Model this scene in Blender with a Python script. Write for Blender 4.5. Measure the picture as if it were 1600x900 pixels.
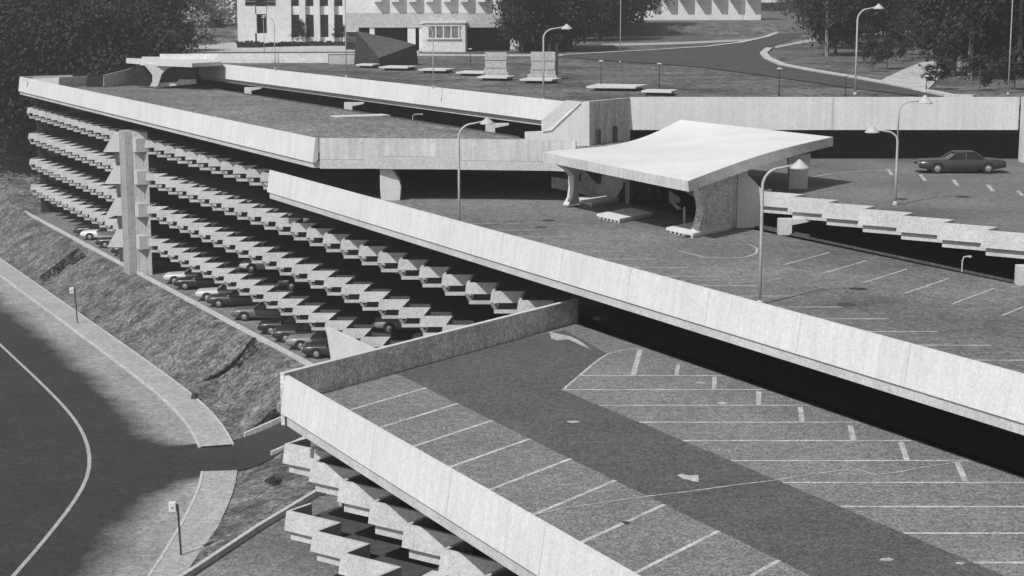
import bpy, bmesh, math, random
from mathutils import Vector, Matrix, noise
R = math.radians
random.seed(7)
for o in list(bpy.data.objects):
    bpy.data.objects.remove(o)
SC = bpy.context.scene
COL = SC.collection

# ------------------------------------------------------------------ camera, sky, sun, exposure
HC = 15.6; FPX = 2700.0; PT = R(9.67); cP, sP = math.cos(PT), math.sin(PT)
cam = bpy.data.objects.new('camera', bpy.data.cameras.new('camera')); COL.objects.link(cam)
cam.location = (0, 0, HC); cam.rotation_euler = (R(90) - PT, 0, 0)
cam.data.sensor_width = 36; cam.data.lens = FPX / 1600 * 36
cam.data.clip_start = 1; cam.data.clip_end = 6000
SC.camera = cam
SUN_AZ, SUN_EL = 221.0, 48.0          # compass degrees clockwise from +Y
w = bpy.data.worlds.new('World'); SC.world = w; w.use_nodes = True
nt = w.node_tree; nt.nodes.clear()
sky = nt.nodes.new('ShaderNodeTexSky'); sky.sky_type = 'NISHITA'; sky.sun_disc = False
sky.sun_elevation = R(SUN_EL); sky.sun_rotation = R(SUN_AZ)
bwn = nt.nodes.new('ShaderNodeRGBToBW'); bg = nt.nodes.new('ShaderNodeBackground'); wo = nt.nodes.new('ShaderNodeOutputWorld')
bg.inputs[1].default_value = 0.105
nt.links.new(sky.outputs[0], bwn.inputs[0]); nt.links.new(bwn.outputs[0], bg.inputs[0]); nt.links.new(bg.outputs[0], wo.inputs[0])
sl = bpy.data.lights.new('sun', 'SUN'); sl.energy = 3.9; sl.angle = R(0.5); sl.color = (1, 1, 1)
sun = bpy.data.objects.new('sun', sl); COL.objects.link(sun)
sd = Vector((math.sin(R(SUN_AZ)) * math.cos(R(SUN_EL)), math.cos(R(SUN_AZ)) * math.cos(R(SUN_EL)), math.sin(R(SUN_EL))))
sun.rotation_euler = sd.to_track_quat('Z', 'Y').to_euler()
SC.view_settings.view_transform = 'Standard'; SC.view_settings.look = 'None'
SC.view_settings.exposure = 0.12; SC.view_settings.gamma = 1

HAZE_D = 0.00048
# ------------------------------------------------------------------ site grid: u runs away along the facade, v across it
AZ = R(27); sA, cA = math.sin(AZ), math.cos(AZ)
def W(u, v, z=0.0): return Vector((-sA * u + cA * v, cA * u + sA * v, z))
def UV(p): return (-sA * p[0] + cA * p[1], cA * p[0] + sA * p[1])
DL = Vector((math.sin(R(36)), math.cos(R(36)), 0))        # stall direction, left side
DP = Vector((math.sin(R(126)), math.cos(R(126)), 0))      # across those stalls
DA = Vector((-sA, cA, 0))                                 # along the facade, away
DV = Vector((cA, sA, 0))                                  # into the building
def ray(px, py):
    dx, dy = (px - 800) / FPX, (450 - py) / FPX
    return Vector((dx, cP + dy * sP, -sP + dy * cP))
def S(px, py, z):                     # surveyed point on the level plane z
    r = ray(px, py); t = (z - HC) / r.z
    return Vector((r.x * t, r.y * t, z))
def D(px, py, Y):                     # surveyed point at distance Y
    r = ray(px, py); t = Y / r.y
    return Vector((r.x * t, Y, HC + r.z * t))
def hill_z(x, y):                    # almost level behind the garage, rising slowly to the campus
    return 8.0 + .0065 * max(0.0, min(y, 480.0) - 175.0)
def T(px, py, dz=0.0):                # surveyed point on the upper ground
    r = ray(px, py); Y = 120.0
    while Y < 520 and HC + r.z * Y / r.y > hill_z(0, Y): Y += .25
    return Vector((r.x * Y / r.y, Y, hill_z(0, Y) + dz))

# ------------------------------------------------------------------ materials (all neutral: the photograph is black and white)
def mat(name, c, var=0.25, scale=0.5, grain=0.35, gscale=6.0, rough=0.9, streak=0.0, bump=0.0, metallic=0.0, spec=0.3, detail_blotch=6):
    m = bpy.data.materials.new(name); m.use_nodes = True
    n = m.node_tree; L = n.links; b = n.nodes['Principled BSDF']
    tc = n.nodes.new('ShaderNodeNewGeometry')
    def nz(sc, det, ro, vec=None):
        t = n.nodes.new('ShaderNodeTexNoise'); t.inputs['Scale'].default_value = sc
        t.inputs['Detail'].default_value = det; t.inputs['Roughness'].default_value = ro
        L.new(vec if vec else tc.outputs['Position'], t.inputs['Vector']); return t.outputs['Fac']
    def rng(src, amt, lo=.3, hi=.7):
        r = n.nodes.new('ShaderNodeMapRange'); r.inputs[1].default_value = lo; r.inputs[2].default_value = hi
        r.inputs[3].default_value = 1 - amt; r.inputs[4].default_value = 1 + amt; L.new(src, r.inputs[0]); return r.outputs[0]
    def mul(a, b_):
        k = n.nodes.new('ShaderNodeMath'); k.operation = 'MULTIPLY'
        L.new(a, k.inputs[0])
        if isinstance(b_, (int, float)): k.inputs[1].default_value = b_
        else: L.new(b_, k.inputs[1])
        return k.outputs[0]
    v = rng(nz(scale, detail_blotch, 0.6), var)
    if grain:
        g1 = rng(nz(gscale * 1.9, 3, 0.9), min(.95, grain * 1.5), .38, .62); v = mul(v, g1); v = mul(v, rng(nz(gscale * .6, 2, 0.8), grain * .6, .36, .64))
    if streak:
        mp = n.nodes.new('ShaderNodeMapping'); mp.inputs['Scale'].default_value = (3.2, 3.2, 0.12)
        L.new(tc.outputs['Position'], mp.inputs['Vector'])
        v = mul(v, rng(nz(1.0, 5, 0.75, mp.outputs[0]), streak))
    if name in ('board_marked_concrete', 'worn_board_concrete', 'stained_concrete'):      # construction joints every 6 m along the facade
        dt = n.nodes.new('ShaderNodeVectorMath'); dt.operation = 'DOT_PRODUCT'; dt.inputs[1].default_value = (-.35, .92, 0.0) if name[0] == 'b' else (.59, .81, 0)
        L.new(tc.outputs['Position'], dt.inputs[0])
        md = n.nodes.new('ShaderNodeMath'); md.operation = 'WRAP'; md.inputs[1].default_value = 6.0; md.inputs[2].default_value = 0.0; L.new(dt.outputs['Value'], md.inputs[0])
        jr = n.nodes.new('ShaderNodeMapRange'); jr.inputs[1].default_value = .03; jr.inputs[2].default_value = .07; jr.inputs[3].default_value = .72; jr.inputs[4].default_value = 1; L.new(md.outputs[0], jr.inputs[0])
        v = mul(v, jr.outputs[0])
    v = mul(v, c)
    cc = n.nodes.new('ShaderNodeCombineColor')
    for i in range(3): L.new(v, cc.inputs[i])
    L.new(cc.outputs[0], b.inputs['Base Color'])
    b.inputs['Roughness'].default_value = rough; b.inputs['Metallic'].default_value = metallic
    b.inputs['Specular IOR Level'].default_value = spec
    if bump:
        bp = n.nodes.new('ShaderNodeBump'); bp.inputs['Strength'].default_value = 1; bp.inputs['Distance'].default_value = bump
        L.new(nz(gscale * 0.5, 6, 0.7), bp.inputs['Height']); L.new(bp.outputs[0], b.inputs['Normal'])
    return m
M = dict(
    board=mat('board_marked_concrete', 0.58, .06, .25, .08, 8, streak=.10, bump=.01),
    board_worn=mat('worn_board_concrete', 0.42, .12, .4, .2, 5, streak=.40, bump=.02),
    front=mat('streaked_board_concrete', 0.47, .10, .35, .08, 5, streak=.22, bump=.01),
    smooth=mat('cast_concrete', 0.53, .08, .3, .10, 8),
    tray=mat('precast_concrete', 0.47, .12, .5, .15, 8),
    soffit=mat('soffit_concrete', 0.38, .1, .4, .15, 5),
    wallshade=mat('stained_concrete', 0.50, .16, .7, .28, 4, streak=.10),
    canopy=mat('canopy_concrete', 0.62, .09, .22, .08, 8),
    deck=mat('deck_asphalt_grey', 0.175, .16, .4, .42, 5),
    aisle=mat('aisle_asphalt_dark', 0.086, .16, .4, .4, 5),
    deckm=mat('deck_asphalt_mid', 0.150, .42, .09, .36, 4),
    road=mat('road_asphalt', 0.032, .18, .12, .25, 3),
    roadh=mat('hill_road_asphalt', 0.060, .12, .1, .3, 2),
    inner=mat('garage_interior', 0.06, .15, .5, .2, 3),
    paint=mat('line_paint', 0.42, .3, 1.1, .28, 6),
    paint_faint=mat('worn_line_paint', 0.38, .3, 1.5, .25, 6),
    roadline=mat('road_line_paint', 0.34, .12, 1.5, .15, 4),
    stain=mat('oil_stain', 0.055, .2, 2, .3, 6),
    walk=mat('pavement_concrete', 0.34, .10, .5, .22, 4),
    kerb=mat('kerb_concrete', 0.45, .12, .8, .2, 5),
    grass=mat('bank_grass', 0.115, .6, .5, .5, 1.8, bump=.2),
    soil_and_shadow=mat('gully_growth', 0.065, .4, 1.5, .6, 2, bump=.3),
    tower=mat('tower_concrete', 0.32, .1, .5, .16, 5, streak=.22),
    lawn=mat('lawn_grass', 0.10, .55, .12, .55, 1.2, bump=.1),
    roofgrass=mat('roof_gravel', 0.155, .35, .10, .6, 2.5, bump=.05),
    roofdark=mat('roof_turf', 0.105, .3, .15, .5, 2.5, bump=.05),
    plaza=mat('plaza_paving', 0.42, .15, .4, .25, 2),
    white=mat('white_render', 0.62, .07, .3, .12, 3),
    brick=mat('pale_block', 0.42, .10, .6, .14, 3),
    glass=mat('dark_window_glass', 0.015, .1, 1, 0, rough=.15, spec=.6),
    glassl=mat('grey_window_glass', 0.16, .5, .8, .2, 2, rough=.3, spec=.6),
    slate=mat('dark_slate', 0.075, .12, .8, .35, 4),
    pole=mat('galvanised_pole', 0.42, .1, 1, .1, 4, rough=.5),
    poled=mat('dark_pole', 0.04, .1, 1, .1, 4, rough=.6),
    cap=mat('lamp_shade_white', 0.42, .04, 1, .05, 4, rough=.5),
    black=mat('black_paint', 0.018, .1, 1, .1, 4, rough=.5),  # near black that stands in for shade inside openings
    tyre=mat('tyre_rubber', 0.02, .1, 2, .1, 4, rough=.85),
    chrome=mat('chrome', 0.62, .05, 2, 0, rough=.28, metallic=.9),
    leaf=mat('leaf_dark', 0.026, .4, .4, .3, 3, rough=.75),
    leaf2=mat('leaf_mid', 0.075, .4, .4, .3, 3, rough=.75),
    leafp=mat('leaf_pale', 0.42, .3, .6, .3, 3, rough=.8),
    hedge=mat('hedge_leaf', 0.025, .3, .6, .4, 3, rough=.85),
    bark=mat('bark', 0.09, .3, 1.5, .3, 4),
    barkl=mat('pale_bark', 0.20, .3, 1.5, .3, 4),
)
def carpaint(n, c): return mat(n, c, .05, 1, 0, rough=.32, spec=.7)
for k, c in (('dark', .035), ('black', .016), ('mid', .12), ('grey', .22), ('pale', .5), ('white', .68)): M['car_' + k] = carpaint('car_paint_' + k, c)

# ------------------------------------------------------------------ mesh helpers
def link(name, me, m, parent=None, local=False):
    o = bpy.data.objects.new(name, me); COL.objects.link(o)
    for mm in (m if isinstance(m, (list, tuple)) else [m]): me.materials.append(mm)
    if parent is not None:
        o.parent = parent
        if not local:
            root = parent
            M_ = Matrix.Identity(4)
            chain = []
            while root is not None: chain.append(root); root = root.parent
            for c_ in reversed(chain): M_ = M_ @ c_.matrix_parent_inverse @ Matrix.LocRotScale(c_.location, c_.rotation_euler, c_.scale)
            o.matrix_parent_inverse = M_.inverted()
    return o
def obj(name, bm, m, parent=None, local=False, smooth=False, recalc=True):
    if recalc: bmesh.ops.recalc_face_normals(bm, faces=bm.faces[:])
    me = bpy.data.meshes.new(name); bm.to_mesh(me); bm.free()
    if smooth:
        for p in me.polygons: p.use_smooth = True
    return link(name, me, m, parent, local)
def thing(name, label, cat, loc=(0, 0, 0), rz=0, group=None):
    o = bpy.data.objects.new(name, None); COL.objects.link(o); o.location = loc; o.rotation_euler = (0, 0, rz)
    o.empty_display_size = .3
    o['label'] = label; o['category'] = cat
    if group: o['group'] = group
    return o
def tag(o, label=None, cat=None, group=None, kind=None):
    if label: o['label'] = label
    if cat: o['category'] = cat
    if group: o['group'] = group
    if kind: o['kind'] = kind
    return o
def dup(root, loc, rz, label, group=None, mats=None):
    r = root.copy(); COL.objects.link(r); r.location = loc; r.rotation_euler = (0, 0, rz); r['label'] = label
    if group: r['group'] = group
    def rec(a, b):
        for ch in [x for x in a.children]:
            c = ch.copy(); COL.objects.link(c); c.parent = b; rec(ch, c)
    rec(root, r)
    return r
def box(bm, x0, x1, y0, y1, z0, z1, mi=0):
    vs = [bm.verts.new(p) for p in ((x0,y0,z0),(x1,y0,z0),(x1,y1,z0),(x0,y1,z0),(x0,y0,z1),(x1,y0,z1),(x1,y1,z1),(x0,y1,z1))]
    for f in ((3,2,1,0),(4,5,6,7),(0,1,5,4),(1,2,6,5),(2,3,7,6),(3,0,4,7)):
        q = bm.faces.new([vs[i] for i in f]); q.material_index = mi
def obox(bm, o, ax, ay, lx, ly, z0, z1):     # oriented box from corner o along unit ax, ay
    o = Vector((o[0], o[1], 0)); P = [o, o + ax * lx, o + ax * lx + ay * ly, o + ay * ly]
    prism(bm, P, z0, z1)
def prism(bm, pts, z0, z1, mi=0):
    lo = [bm.verts.new((p[0], p[1], z0)) for p in pts]; hi = [bm.verts.new((p[0], p[1], z1)) for p in pts]
    n = len(pts)
    fs = [bm.faces.new(lo[::-1]), bm.faces.new(hi)]
    for i in range(n): fs.append(bm.faces.new((lo[i], lo[(i+1) % n], hi[(i+1) % n], hi[i])))
    for f in fs: f.material_index = mi
def poly(bm, pts, z=None):
    return bm.faces.new([bm.verts.new((p[0], p[1], p[2] if z is None else z)) for p in pts])
def sweep(bm, line, prof, closed=False):
    """line: plan points; prof: closed list of (offset to the LEFT of travel, z)."""
    n = len(line); L = [Vector((p[0], p[1])) for p in line]; rings = []
    for i in range(n):
        d0 = (L[i] - L[i-1]).normalized() if (i > 0 or closed) else None
        d1 = (L[(i+1) % n] - L[i]).normalized() if (i < n-1 or closed) else None
        if d0 is None: d0 = d1
        if d1 is None: d1 = d0
        n0 = Vector((-d0.y, d0.x)); n1 = Vector((-d1.y, d1.x)); m_ = (n0 + n1)
        m_ = m_ / max(1e-6, m_.dot(n0)) if m_.length > 1e-5 else n0
        zb = line[i][2] if len(line[i]) > 2 and not isinstance(line[i], Vector) else (line[i].z if isinstance(line[i], Vector) and len(line[i]) > 2 else 0)
        rings.append([bm.verts.new((L[i].x + m_.x * o, L[i].y + m_.y * o, z + zb)) for o, z in prof])
    k = len(prof); m2 = n if closed else n - 1
    for i in range(m2):
        a, b = rings[i], rings[(i+1) % n]
        for j in range(k): bm.faces.new((a[j], a[(j+1) % k], b[(j+1) % k], b[j]))
    if not closed:
        bm.faces.new(rings[0]); bm.faces.new(rings[-1][::-1])
def tube(bm, pts, r, seg=8, r1=None):
    rings = []; n = len(pts); pts = [Vector(p) for p in pts]
    for i, p in enumerate(pts):
        d = (pts[min(i+1, n-1)] - pts[max(i-1, 0)]).normalized()
        a = d.orthogonal().normalized() if i == 0 else (a - d * a.dot(d)).normalized()
        b = d.cross(a); rr = r if r1 is None else r + (r1 - r) * i / (n - 1)
        rings.append([bm.verts.new(p + (a * math.cos(2*math.pi*k/seg) + b * math.sin(2*math.pi*k/seg)) * rr) for k in range(seg)])
    for i in range(n-1):
        for k in range(seg): bm.faces.new((rings[i][k], rings[i][(k+1) % seg], rings[i+1][(k+1) % seg], rings[i+1][k]))
    bm.faces.new(rings[0][::-1]); bm.faces.new(rings[-1])
def lathe(bm, c, prof, seg=16):
    c = Vector(c); rings = []
    for r, z in prof: rings.append([bm.verts.new(c + Vector((r*math.cos(2*math.pi*k/seg), r*math.sin(2*math.pi*k/seg), z))) for k in range(seg)])
    for i in range(len(prof)-1):
        for k in range(seg): bm.faces.new((rings[i][k], rings[i][(k+1) % seg], rings[i+1][(k+1) % seg], rings[i+1][k]))
    bm.faces.new(rings[0][::-1]); bm.faces.new(rings[-1])
NB = bmesh.new

# ================================================================== GROUND
CL = [(420,24.5),(260,24.5),(200,24.5),(160,24.5),(136,24.5),(121,24.45),(111.4,24.3),(105.1,23.8),(99.6,22.9),(95.6,21.8),(91.5,20.1),(85.5,17.2),(80.4,14.6),(60,3.5),(20,-18),(-60,-62)]
def walk_v(u):      # back edge of the pavement as v(u)
    P = [(500,33),(105,32.8),(99,32.2),(93.2,29.5),(85.7,26.3),(79.3,22.6),(70,17.5),(40,0),(-80,-66)]
    for (a, va), (b, vb) in zip(P, P[1:]):
        if b <= u <= a: return vb + (va - vb) * (u - b) / (a - b)
    return P[0][1] if u > 500 else P[-1][1]
def sm(x): x = max(0, min(1, x)); return x * x * (3 - 2 * x)
def ground_z(u, v):
    wv = walk_v(u)
    far = sm((u - 96) / 7)
    t = (v - wv - .15) / (38.2 - wv)
    za = -11.5 + 3.05 * (sm(t) * .5 + .5 * max(0, min(1, t)))
    tb = (v - wv - .1) / 5.0
    zb = -11.5 + 1.15 * max(0, min(1, tb))
    z = za * far + zb * (1 - far)
    if v > wv + .4 and t < .95 and u < 200:
        k = math.sin(min(1, max(0, t)) * math.pi) * far + .15 * (1 - far)
        z += k * .55 * (noise.noise(Vector((u * .16, v * .25, 0)))) + k * .14 * noise.noise(Vector((u * .9, v * .9, 3)))
        for gu, s in ((113.0, 1.0), (165.2, 1.1)):           # two eroded gullies across the bank
            dd = (u - gu - (v - 36) * .25)
            z -= k * s * math.exp(-(dd / (1.5 if dd > 0 else .7)) ** 2)
    if 92.6 < u < 100.2 and 27 < v < 45: z = min(z, -11.53 + 1.3 * sm((v - 30.6) / 6))
    z += 19 * sm((u - 190) / 70) * sm((v + 60) / 60)
    z += 12 * sm((-v - 10) / 90)
    return z
bm = NB()
us = [-80 + 10 * i for i in range(13)] + [45 + .8 * i for i in range(190)] + [198 + 8 * i for i in range(50)]
vs_ = [-260 + 20 * i for i in range(14)] + [5 + .55 * i for i in range(63)] + [40, 44, 60, 90, 140, 220, 320]
grid = [[bm.verts.new(W(u, v, ground_z(u, v))) for v in vs_] for u in us]
for i in range(len(us)-1):
    for j in range(len(vs_)-1): bm.faces.new((grid[i][j], grid[i+1][j], grid[i+1][j+1], grid[i][j+1]))
g = obj('ground', bm, M['grass'], smooth=True); tag(g, kind='structure')

bm = NB()
def ground_hit(px, py):
    r = ray(px, py); t = 60 / r.y
    while t * r.y < 230:
        u, v = UV((r.x * t, r.y * t))
        if HC + r.z * t <= ground_z(u, v): break
        t += .15 / r.y
    return Vector((r.x * t, r.y * t, ground_z(u, v)))
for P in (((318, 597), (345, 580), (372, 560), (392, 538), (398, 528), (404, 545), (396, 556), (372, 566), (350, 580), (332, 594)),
          ((62, 432), (90, 412), (112, 395), (124, 388), (134, 402), (118, 412), (92, 424), (70, 440)), ((415, 752), (428, 744), (440, 745), (438, 757), (428, 760)), ((398, 668), (414, 655), (430, 640), (437, 650), (420, 664), (404, 676))):  # last outline is a shadow on the bank, laid as dark leaves
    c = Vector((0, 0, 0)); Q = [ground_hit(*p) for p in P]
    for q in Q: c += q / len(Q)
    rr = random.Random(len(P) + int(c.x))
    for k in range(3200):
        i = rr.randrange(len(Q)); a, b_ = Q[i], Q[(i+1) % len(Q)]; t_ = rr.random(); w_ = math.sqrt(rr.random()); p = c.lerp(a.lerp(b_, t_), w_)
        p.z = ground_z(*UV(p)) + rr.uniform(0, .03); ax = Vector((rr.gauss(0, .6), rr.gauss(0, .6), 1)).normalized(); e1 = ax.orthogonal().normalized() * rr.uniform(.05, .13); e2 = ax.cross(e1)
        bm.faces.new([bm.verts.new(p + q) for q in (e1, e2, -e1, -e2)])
tag(obj('gully_growth', bm, M['soil_and_shadow'], recalc=False), 'dark low growth in the gullies of the grass bank, plus one painted shadow', 'ground cover', kind='stuff')
def offs(line, d):
    out = []
    for i in range(len(line)):
        a = Vector(line[max(i-1, 0)]); b = Vector(line[min(i+1, len(line)-1)]); t = (b - a).normalized()
        out.append((line[i][0] - t.y * d, line[i][1] + t.x * d))       # d>0 : toward larger v when travelling toward -u
    return out
def dens(line, step=1.0):
    out = []
    for a, b in zip(line, line[1:]):
        n = max(1, int(math.dist(a, b) / step)); out += [(a[0]+(b[0]-a[0])*k/n, a[1]+(b[1]-a[1])*k/n) for k in range(n)]
    return out + [line[-1]]
def smooth_line(l, it=6):
    for _ in range(it):
        l = [l[0]] + [((l[i-1][0]+2*l[i][0]+l[i+1][0])/4, (l[i-1][1]+2*l[i][1]+l[i+1][1])/4) for i in range(1, len(l)-1)] + [l[-1]]
    return l
CLd = smooth_line(dens(CL, 2.0), 5)
def strip_mesh(name, line, o0, o1, z, m, nx=1, attr=None):
    bm = NB(); lay = bm.verts.layers.float.new('dust') if attr else None
    rows_ = []
    for k in range(nx + 1):
        d = o0 + (o1 - o0) * k / nx
        r = []
        for (u, v) in offs(line, -d):
            vt = bm.verts.new(W(u, v, z + 12 * sm((-v - 10) / 90) + 19 * sm((u - 190) / 70) * sm((v + 60) / 60)))
            if lay: vt[lay] = attr(d, u)
            r.append(vt)
        rows_.append(r)
    for a, b in zip(rows_, rows_[1:]):
        for i in range(len(line)-1): bm.faces.new((a[i], a[i+1], b[i+1], b[i]))
    return obj(name, bm, m)
# check which side: offs(line, -d) with d>0 must land at larger v
mr = mat('road_asphalt_dusty', 0.032, .2, .12, .25, 3)
n = mr.node_tree; b = n.nodes['Principled BSDF']; src = b.inputs['Base Color'].links[0].from_socket
at = n.nodes.new('ShaderNodeAttribute'); at.attribute_name = 'dust'
nz = n.nodes.new('ShaderNodeTexNoise'); nz.inputs['Scale'].default_value = .22; nz.inputs['Detail'].default_value = 8; nz.inputs['Roughness'].default_value = .7
gp = n.nodes.new('ShaderNodeNewGeometry'); n.links.new(gp.outputs['Position'], nz.inputs['Vector'])
ad = n.nodes.new('ShaderNodeMath'); ad.operation = 'ADD'; n.links.new(at.outputs['Fac'], ad.inputs[0]); n.links.new(nz.outputs['Fac'], ad.inputs[1])
mrg = n.nodes.new('ShaderNodeMapRange'); mrg.inputs[1].default_value = .75; mrg.inputs[2].default_value = 1.35; n.links.new(ad.outputs[0], mrg.inputs[0])
mx = n.nodes.new('ShaderNodeMix'); mx.data_type = 'RGBA'; n.links.new(mrg.outputs[0], mx.inputs[0]); n.links.new(src, mx.inputs[6])
ml = n.nodes.new('ShaderNodeMix'); ml.data_type = 'RGBA'; ml.blend_type = 'MULTIPLY'; ml.inputs[0].default_value = 1; ml.inputs[7].default_value = (8.2,)*3 + (1,)
n.links.new(src, ml.inputs[6]); n.links.new(ml.outputs[2], mx.inputs[7]); n.links.new(mx.outputs[2], b.inputs['Base Color'])
def dustf(d, u):
    if d < 0: return .05
    t = (d - 1.9) / 3.4
    if 86 < u < 106: t -= 1.6 * math.exp(-((u - 96.0) / 3.6) ** 2)
    return max(0, min(1, t)) * .95
rd = strip_mesh('road', CLd, -6.4, 6.4, -11.49, mr, 24, dustf); tag(rd, kind='structure')
cl = strip_mesh('road_line', CLd, -.11, .11, -11.484, M['roadline']); tag(cl, kind='structure')
# pavement with its kerb; broken by the driveway
def seg(line, u0, u1): return [p for p in line if u0 <= p[0] <= u1]
bm = NB()
for (u0, u1) in ((99.5, 420), (-60, 96.6)):
    ln = seg(CLd, u0, u1)
    a = offs(ln, -6.58); c = offs(ln, -8.45)
    for i in range(len(ln)-1):
        def zz(p): return -11.37 + 19 * sm((p[0] - 190) / 70) * sm((p[1] + 60) / 60) + 12 * sm((-p[1] - 10) / 90)
        bm.faces.new([bm.verts.new(W(p[0], p[1], zz(p))) for p in (a[i], a[i+1], c[i+1], c[i])])
pv = obj('pavement', bm, M['walk']); tag(pv, kind='structure')
bm = NB()
for (u0, u1) in ((99.5, 200), (30, 96.6)):
    ln = seg(CLd, u0, u1)
    for o in (6.4, 8.45):
        if o > 8 and u1 < 100: continue
        l2 = [W(p[0], p[1], 0) for p in offs(ln, -o)]
        sweep(bm, [(p.x, p.y) for p in l2], [(0, -11.6), (0, -11.36), (.16, -11.36), (.16, -11.6)] if o < 8 else [(0, -11.6), (0, -11.33), (.10, -11.33), (.10, -11.6)])
kb = obj('pavement_kerb', bm, M['kerb']); tag(kb, kind='structure')
bm = NB()
l2 = [W(p[0], p[1], 0) for p in offs(seg(CLd, 30, 190), 6.4)]
sweep(bm, [(p.x, p.y) for p in l2], [(0, -11.6), (0, -11.36), (.3, -11.36), (.3, -11.6)])
kb = obj('far_kerb', bm, M['kerb']); kb.name = 'road_kerb'; tag(kb, kind='structure')
# driveway up to the lower entrance, laid on the bank
bm = NB()
rows_ = []
for k in range(30):
    v = 27.9 + k * .45
    s_ = sm((v - 29.5) / 4)
    ua, ub = 99.9 - .8 * s_, 93.0 + 1.4 * s_
    rows_.append([bm.verts.new(W(ua + (ub - ua) * j / 6, v, -11.465 + 1.3 * sm((v - 30.6) / 6))) for j in range(7)])
for a, b_ in zip(rows_, rows_[1:]):
    for j in range(6): bm.faces.new((a[j], a[j+1], b_[j+1], b_[j]))
dv = obj('driveway', bm, M['road']); tag(dv, kind='structure')
bm = NB()
for ue in (99.35, 94.4):
    l2 = []
    for k in range(20):
        v = 32.2 + k * .45; p = W(ue, v, -11.50 + 1.3 * sm((v - 30.6) / 6))
        l2.append((p.x, p.y, p.z))
    sweep(bm, l2, [(0, -.1), (0, .27), (.2, .27), (.2, -.1)])
kb = obj('driveway_kerb', bm, M['kerb']); tag(kb, kind='structure')
# service yard beside the near block
bm = NB()
yard = [(73.6,21.3),(78.2,25.8),(82.5,30.4),(80,34),(62,22.5),(60,14),(66,13.8)]
poly(bm, [W(u, v, -10.30) for u, v in yard]); yd = obj('service_yard', bm, M['deckm']); tag(yd, kind='structure')
bm = NB()
sweep(bm, [tuple(W(u, v, 0))[:2] for u, v in ((83.2,31.2),(82.5,30.4),(78.2,25.8),(73.6,21.3),(65.5,13.0))], [(0, -11.6), (0, -10.0), (.22, -10.0), (.22, -11.6)])
t = obj('retaining_wall', bm, M['kerb']); tag(t, 'low pale kerb wall slanting down beside the lower near corner of the garage', 'wall')
bm = NB()
sweep(bm, [tuple(W(u, v))[:2] for u, v in ((196, 38.3), (104.5, 38.35), (100.5, 38.6))], [(0, -9.2), (0, -8.22), (.22, -8.22), (.22, -9.2)])
t = obj('boundary_kerb', bm, M['kerb']); tag(t, 'long straight pale kerb along the top of the grass bank in front of the parked cars', 'kerb')

# upper ground behind the garage (rises slowly to the campus)
bm = NB()
VA, VB = W(188, 57.08), W(108.6, 58.58)
def hx0(y):
    if y < 122: return 8.6 - (y - 119.7) * 1.6
    if y < 193: return VB.x + (VA.x - VB.x) * (y - VB.y) / (VA.y - VB.y)
    return -36.0 - 16 * sm((y - 193) / 30) - 450 * sm((y - 262) / 60)
prev = None
for y in [119.75, 121.9, 122.1, 124.0] + [126 + 4 * i for i in range(17)] + [193.0, 200, 212, 225, 240, 260, 300, 360, 420, 480, 700, 1000]:
    x0 = hx0(y); xs = [x0 + (280 - x0) * (k / 14) ** 1.4 for k in range(15)] + [900]
    row = [bm.verts.new((x, y, hill_z(x, y) - .02)) for x in xs]
    if prev:
        for k in range(15): bm.faces.new((prev[k], prev[k+1], row[k+1], row[k]))
    prev = row
hl = obj('hill', bm, M['lawn']); tag(hl, kind='structure')

# ================================================================== PARKING GARAGE
PI_ = 3.0
GL = 'long concrete parking garage with open decks, pale parapets and saw-toothed rows of balcony panels'
garage = thing('parking_garage', GL, 'parking garage', W(64, 38, -11.5))
SN, CN = math.sin(AZ), math.cos(AZ)
X1, Y1 = Vector((1, 0, 0)), Vector((0, 1, 0))
# near block saw-tooth (v=22.4) : panel along DP, return along DL ; far block (v=39.0) : panel along X, return along Y
NEAR = dict(p=DP, r=DL, lp=PI_ * CN, lr=PI_ * SN)
R6 = Vector((math.sin(R(6)), math.cos(R(6)), 0))
FAR = dict(p=X1, r=R6, lp=PI_ * SN + PI_ * CN * math.tan(R(6)), lr=PI_ * CN / math.cos(R(6)))
def zig(mode, u0, v0, n):       # C points then D points, from far (large u) toward the camera
    out = []
    for i in range(n):
        c = W(u0 - PI_ * i, v0); out.append((c, c + mode['p'] * mode['lp']))
    return out
def slab(name, pts, z0, z1, m, top=None):
    bm = NB(); prism(bm, pts, z0, z1)
    mm = [m]
    if top is not None:
        mm.append(top); bmesh.ops.recalc_face_normals(bm, faces=bm.faces[:])
        for f in bm.faces:
            if f.normal.z > .5: f.material_index = 1
    return obj(name, bm, mm, garage)
def inset(mode, d): return (mode['p'] + mode['r']) * d
U_FAR = 192.3                      # first far tooth
nf = 40                            # teeth on the far facade (to u = 75.3)
farC = zig(FAR, U_FAR, 38.72, nf)
near0, nn = 64.0, 13
nearC = zig(NEAR, near0, 22.4, nn)
ENDL = [W(61.9, 21.8), W(70.6, 38.9)]
TW0, TW1 = 148.2, 149.0            # stair tower interrupts the trays
def zline(C, ins):
    out = []
    for c, d in C: out += [c + ins, d + ins]
    return out
fi, ni = inset(FAR, .34), inset(NEAR, .15)
backv = 54.6
nzl = zline(nearC, ni); fzl = zline(farC, fi)
def lip(C, z, name='slab_lip'):      # thin light lip that carries the far balcony panels over a deep slot
    bm = NB(); a = zline(C, inset(FAR, .11)); b_ = zline(C, inset(FAR, .36))
    prism(bm, a + b_[::-1], z - .63, z - .44); obj(name, bm, M['tray'], garage)
endline = [W(72.8, 39.3), W(64.4, 22.9)]
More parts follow.
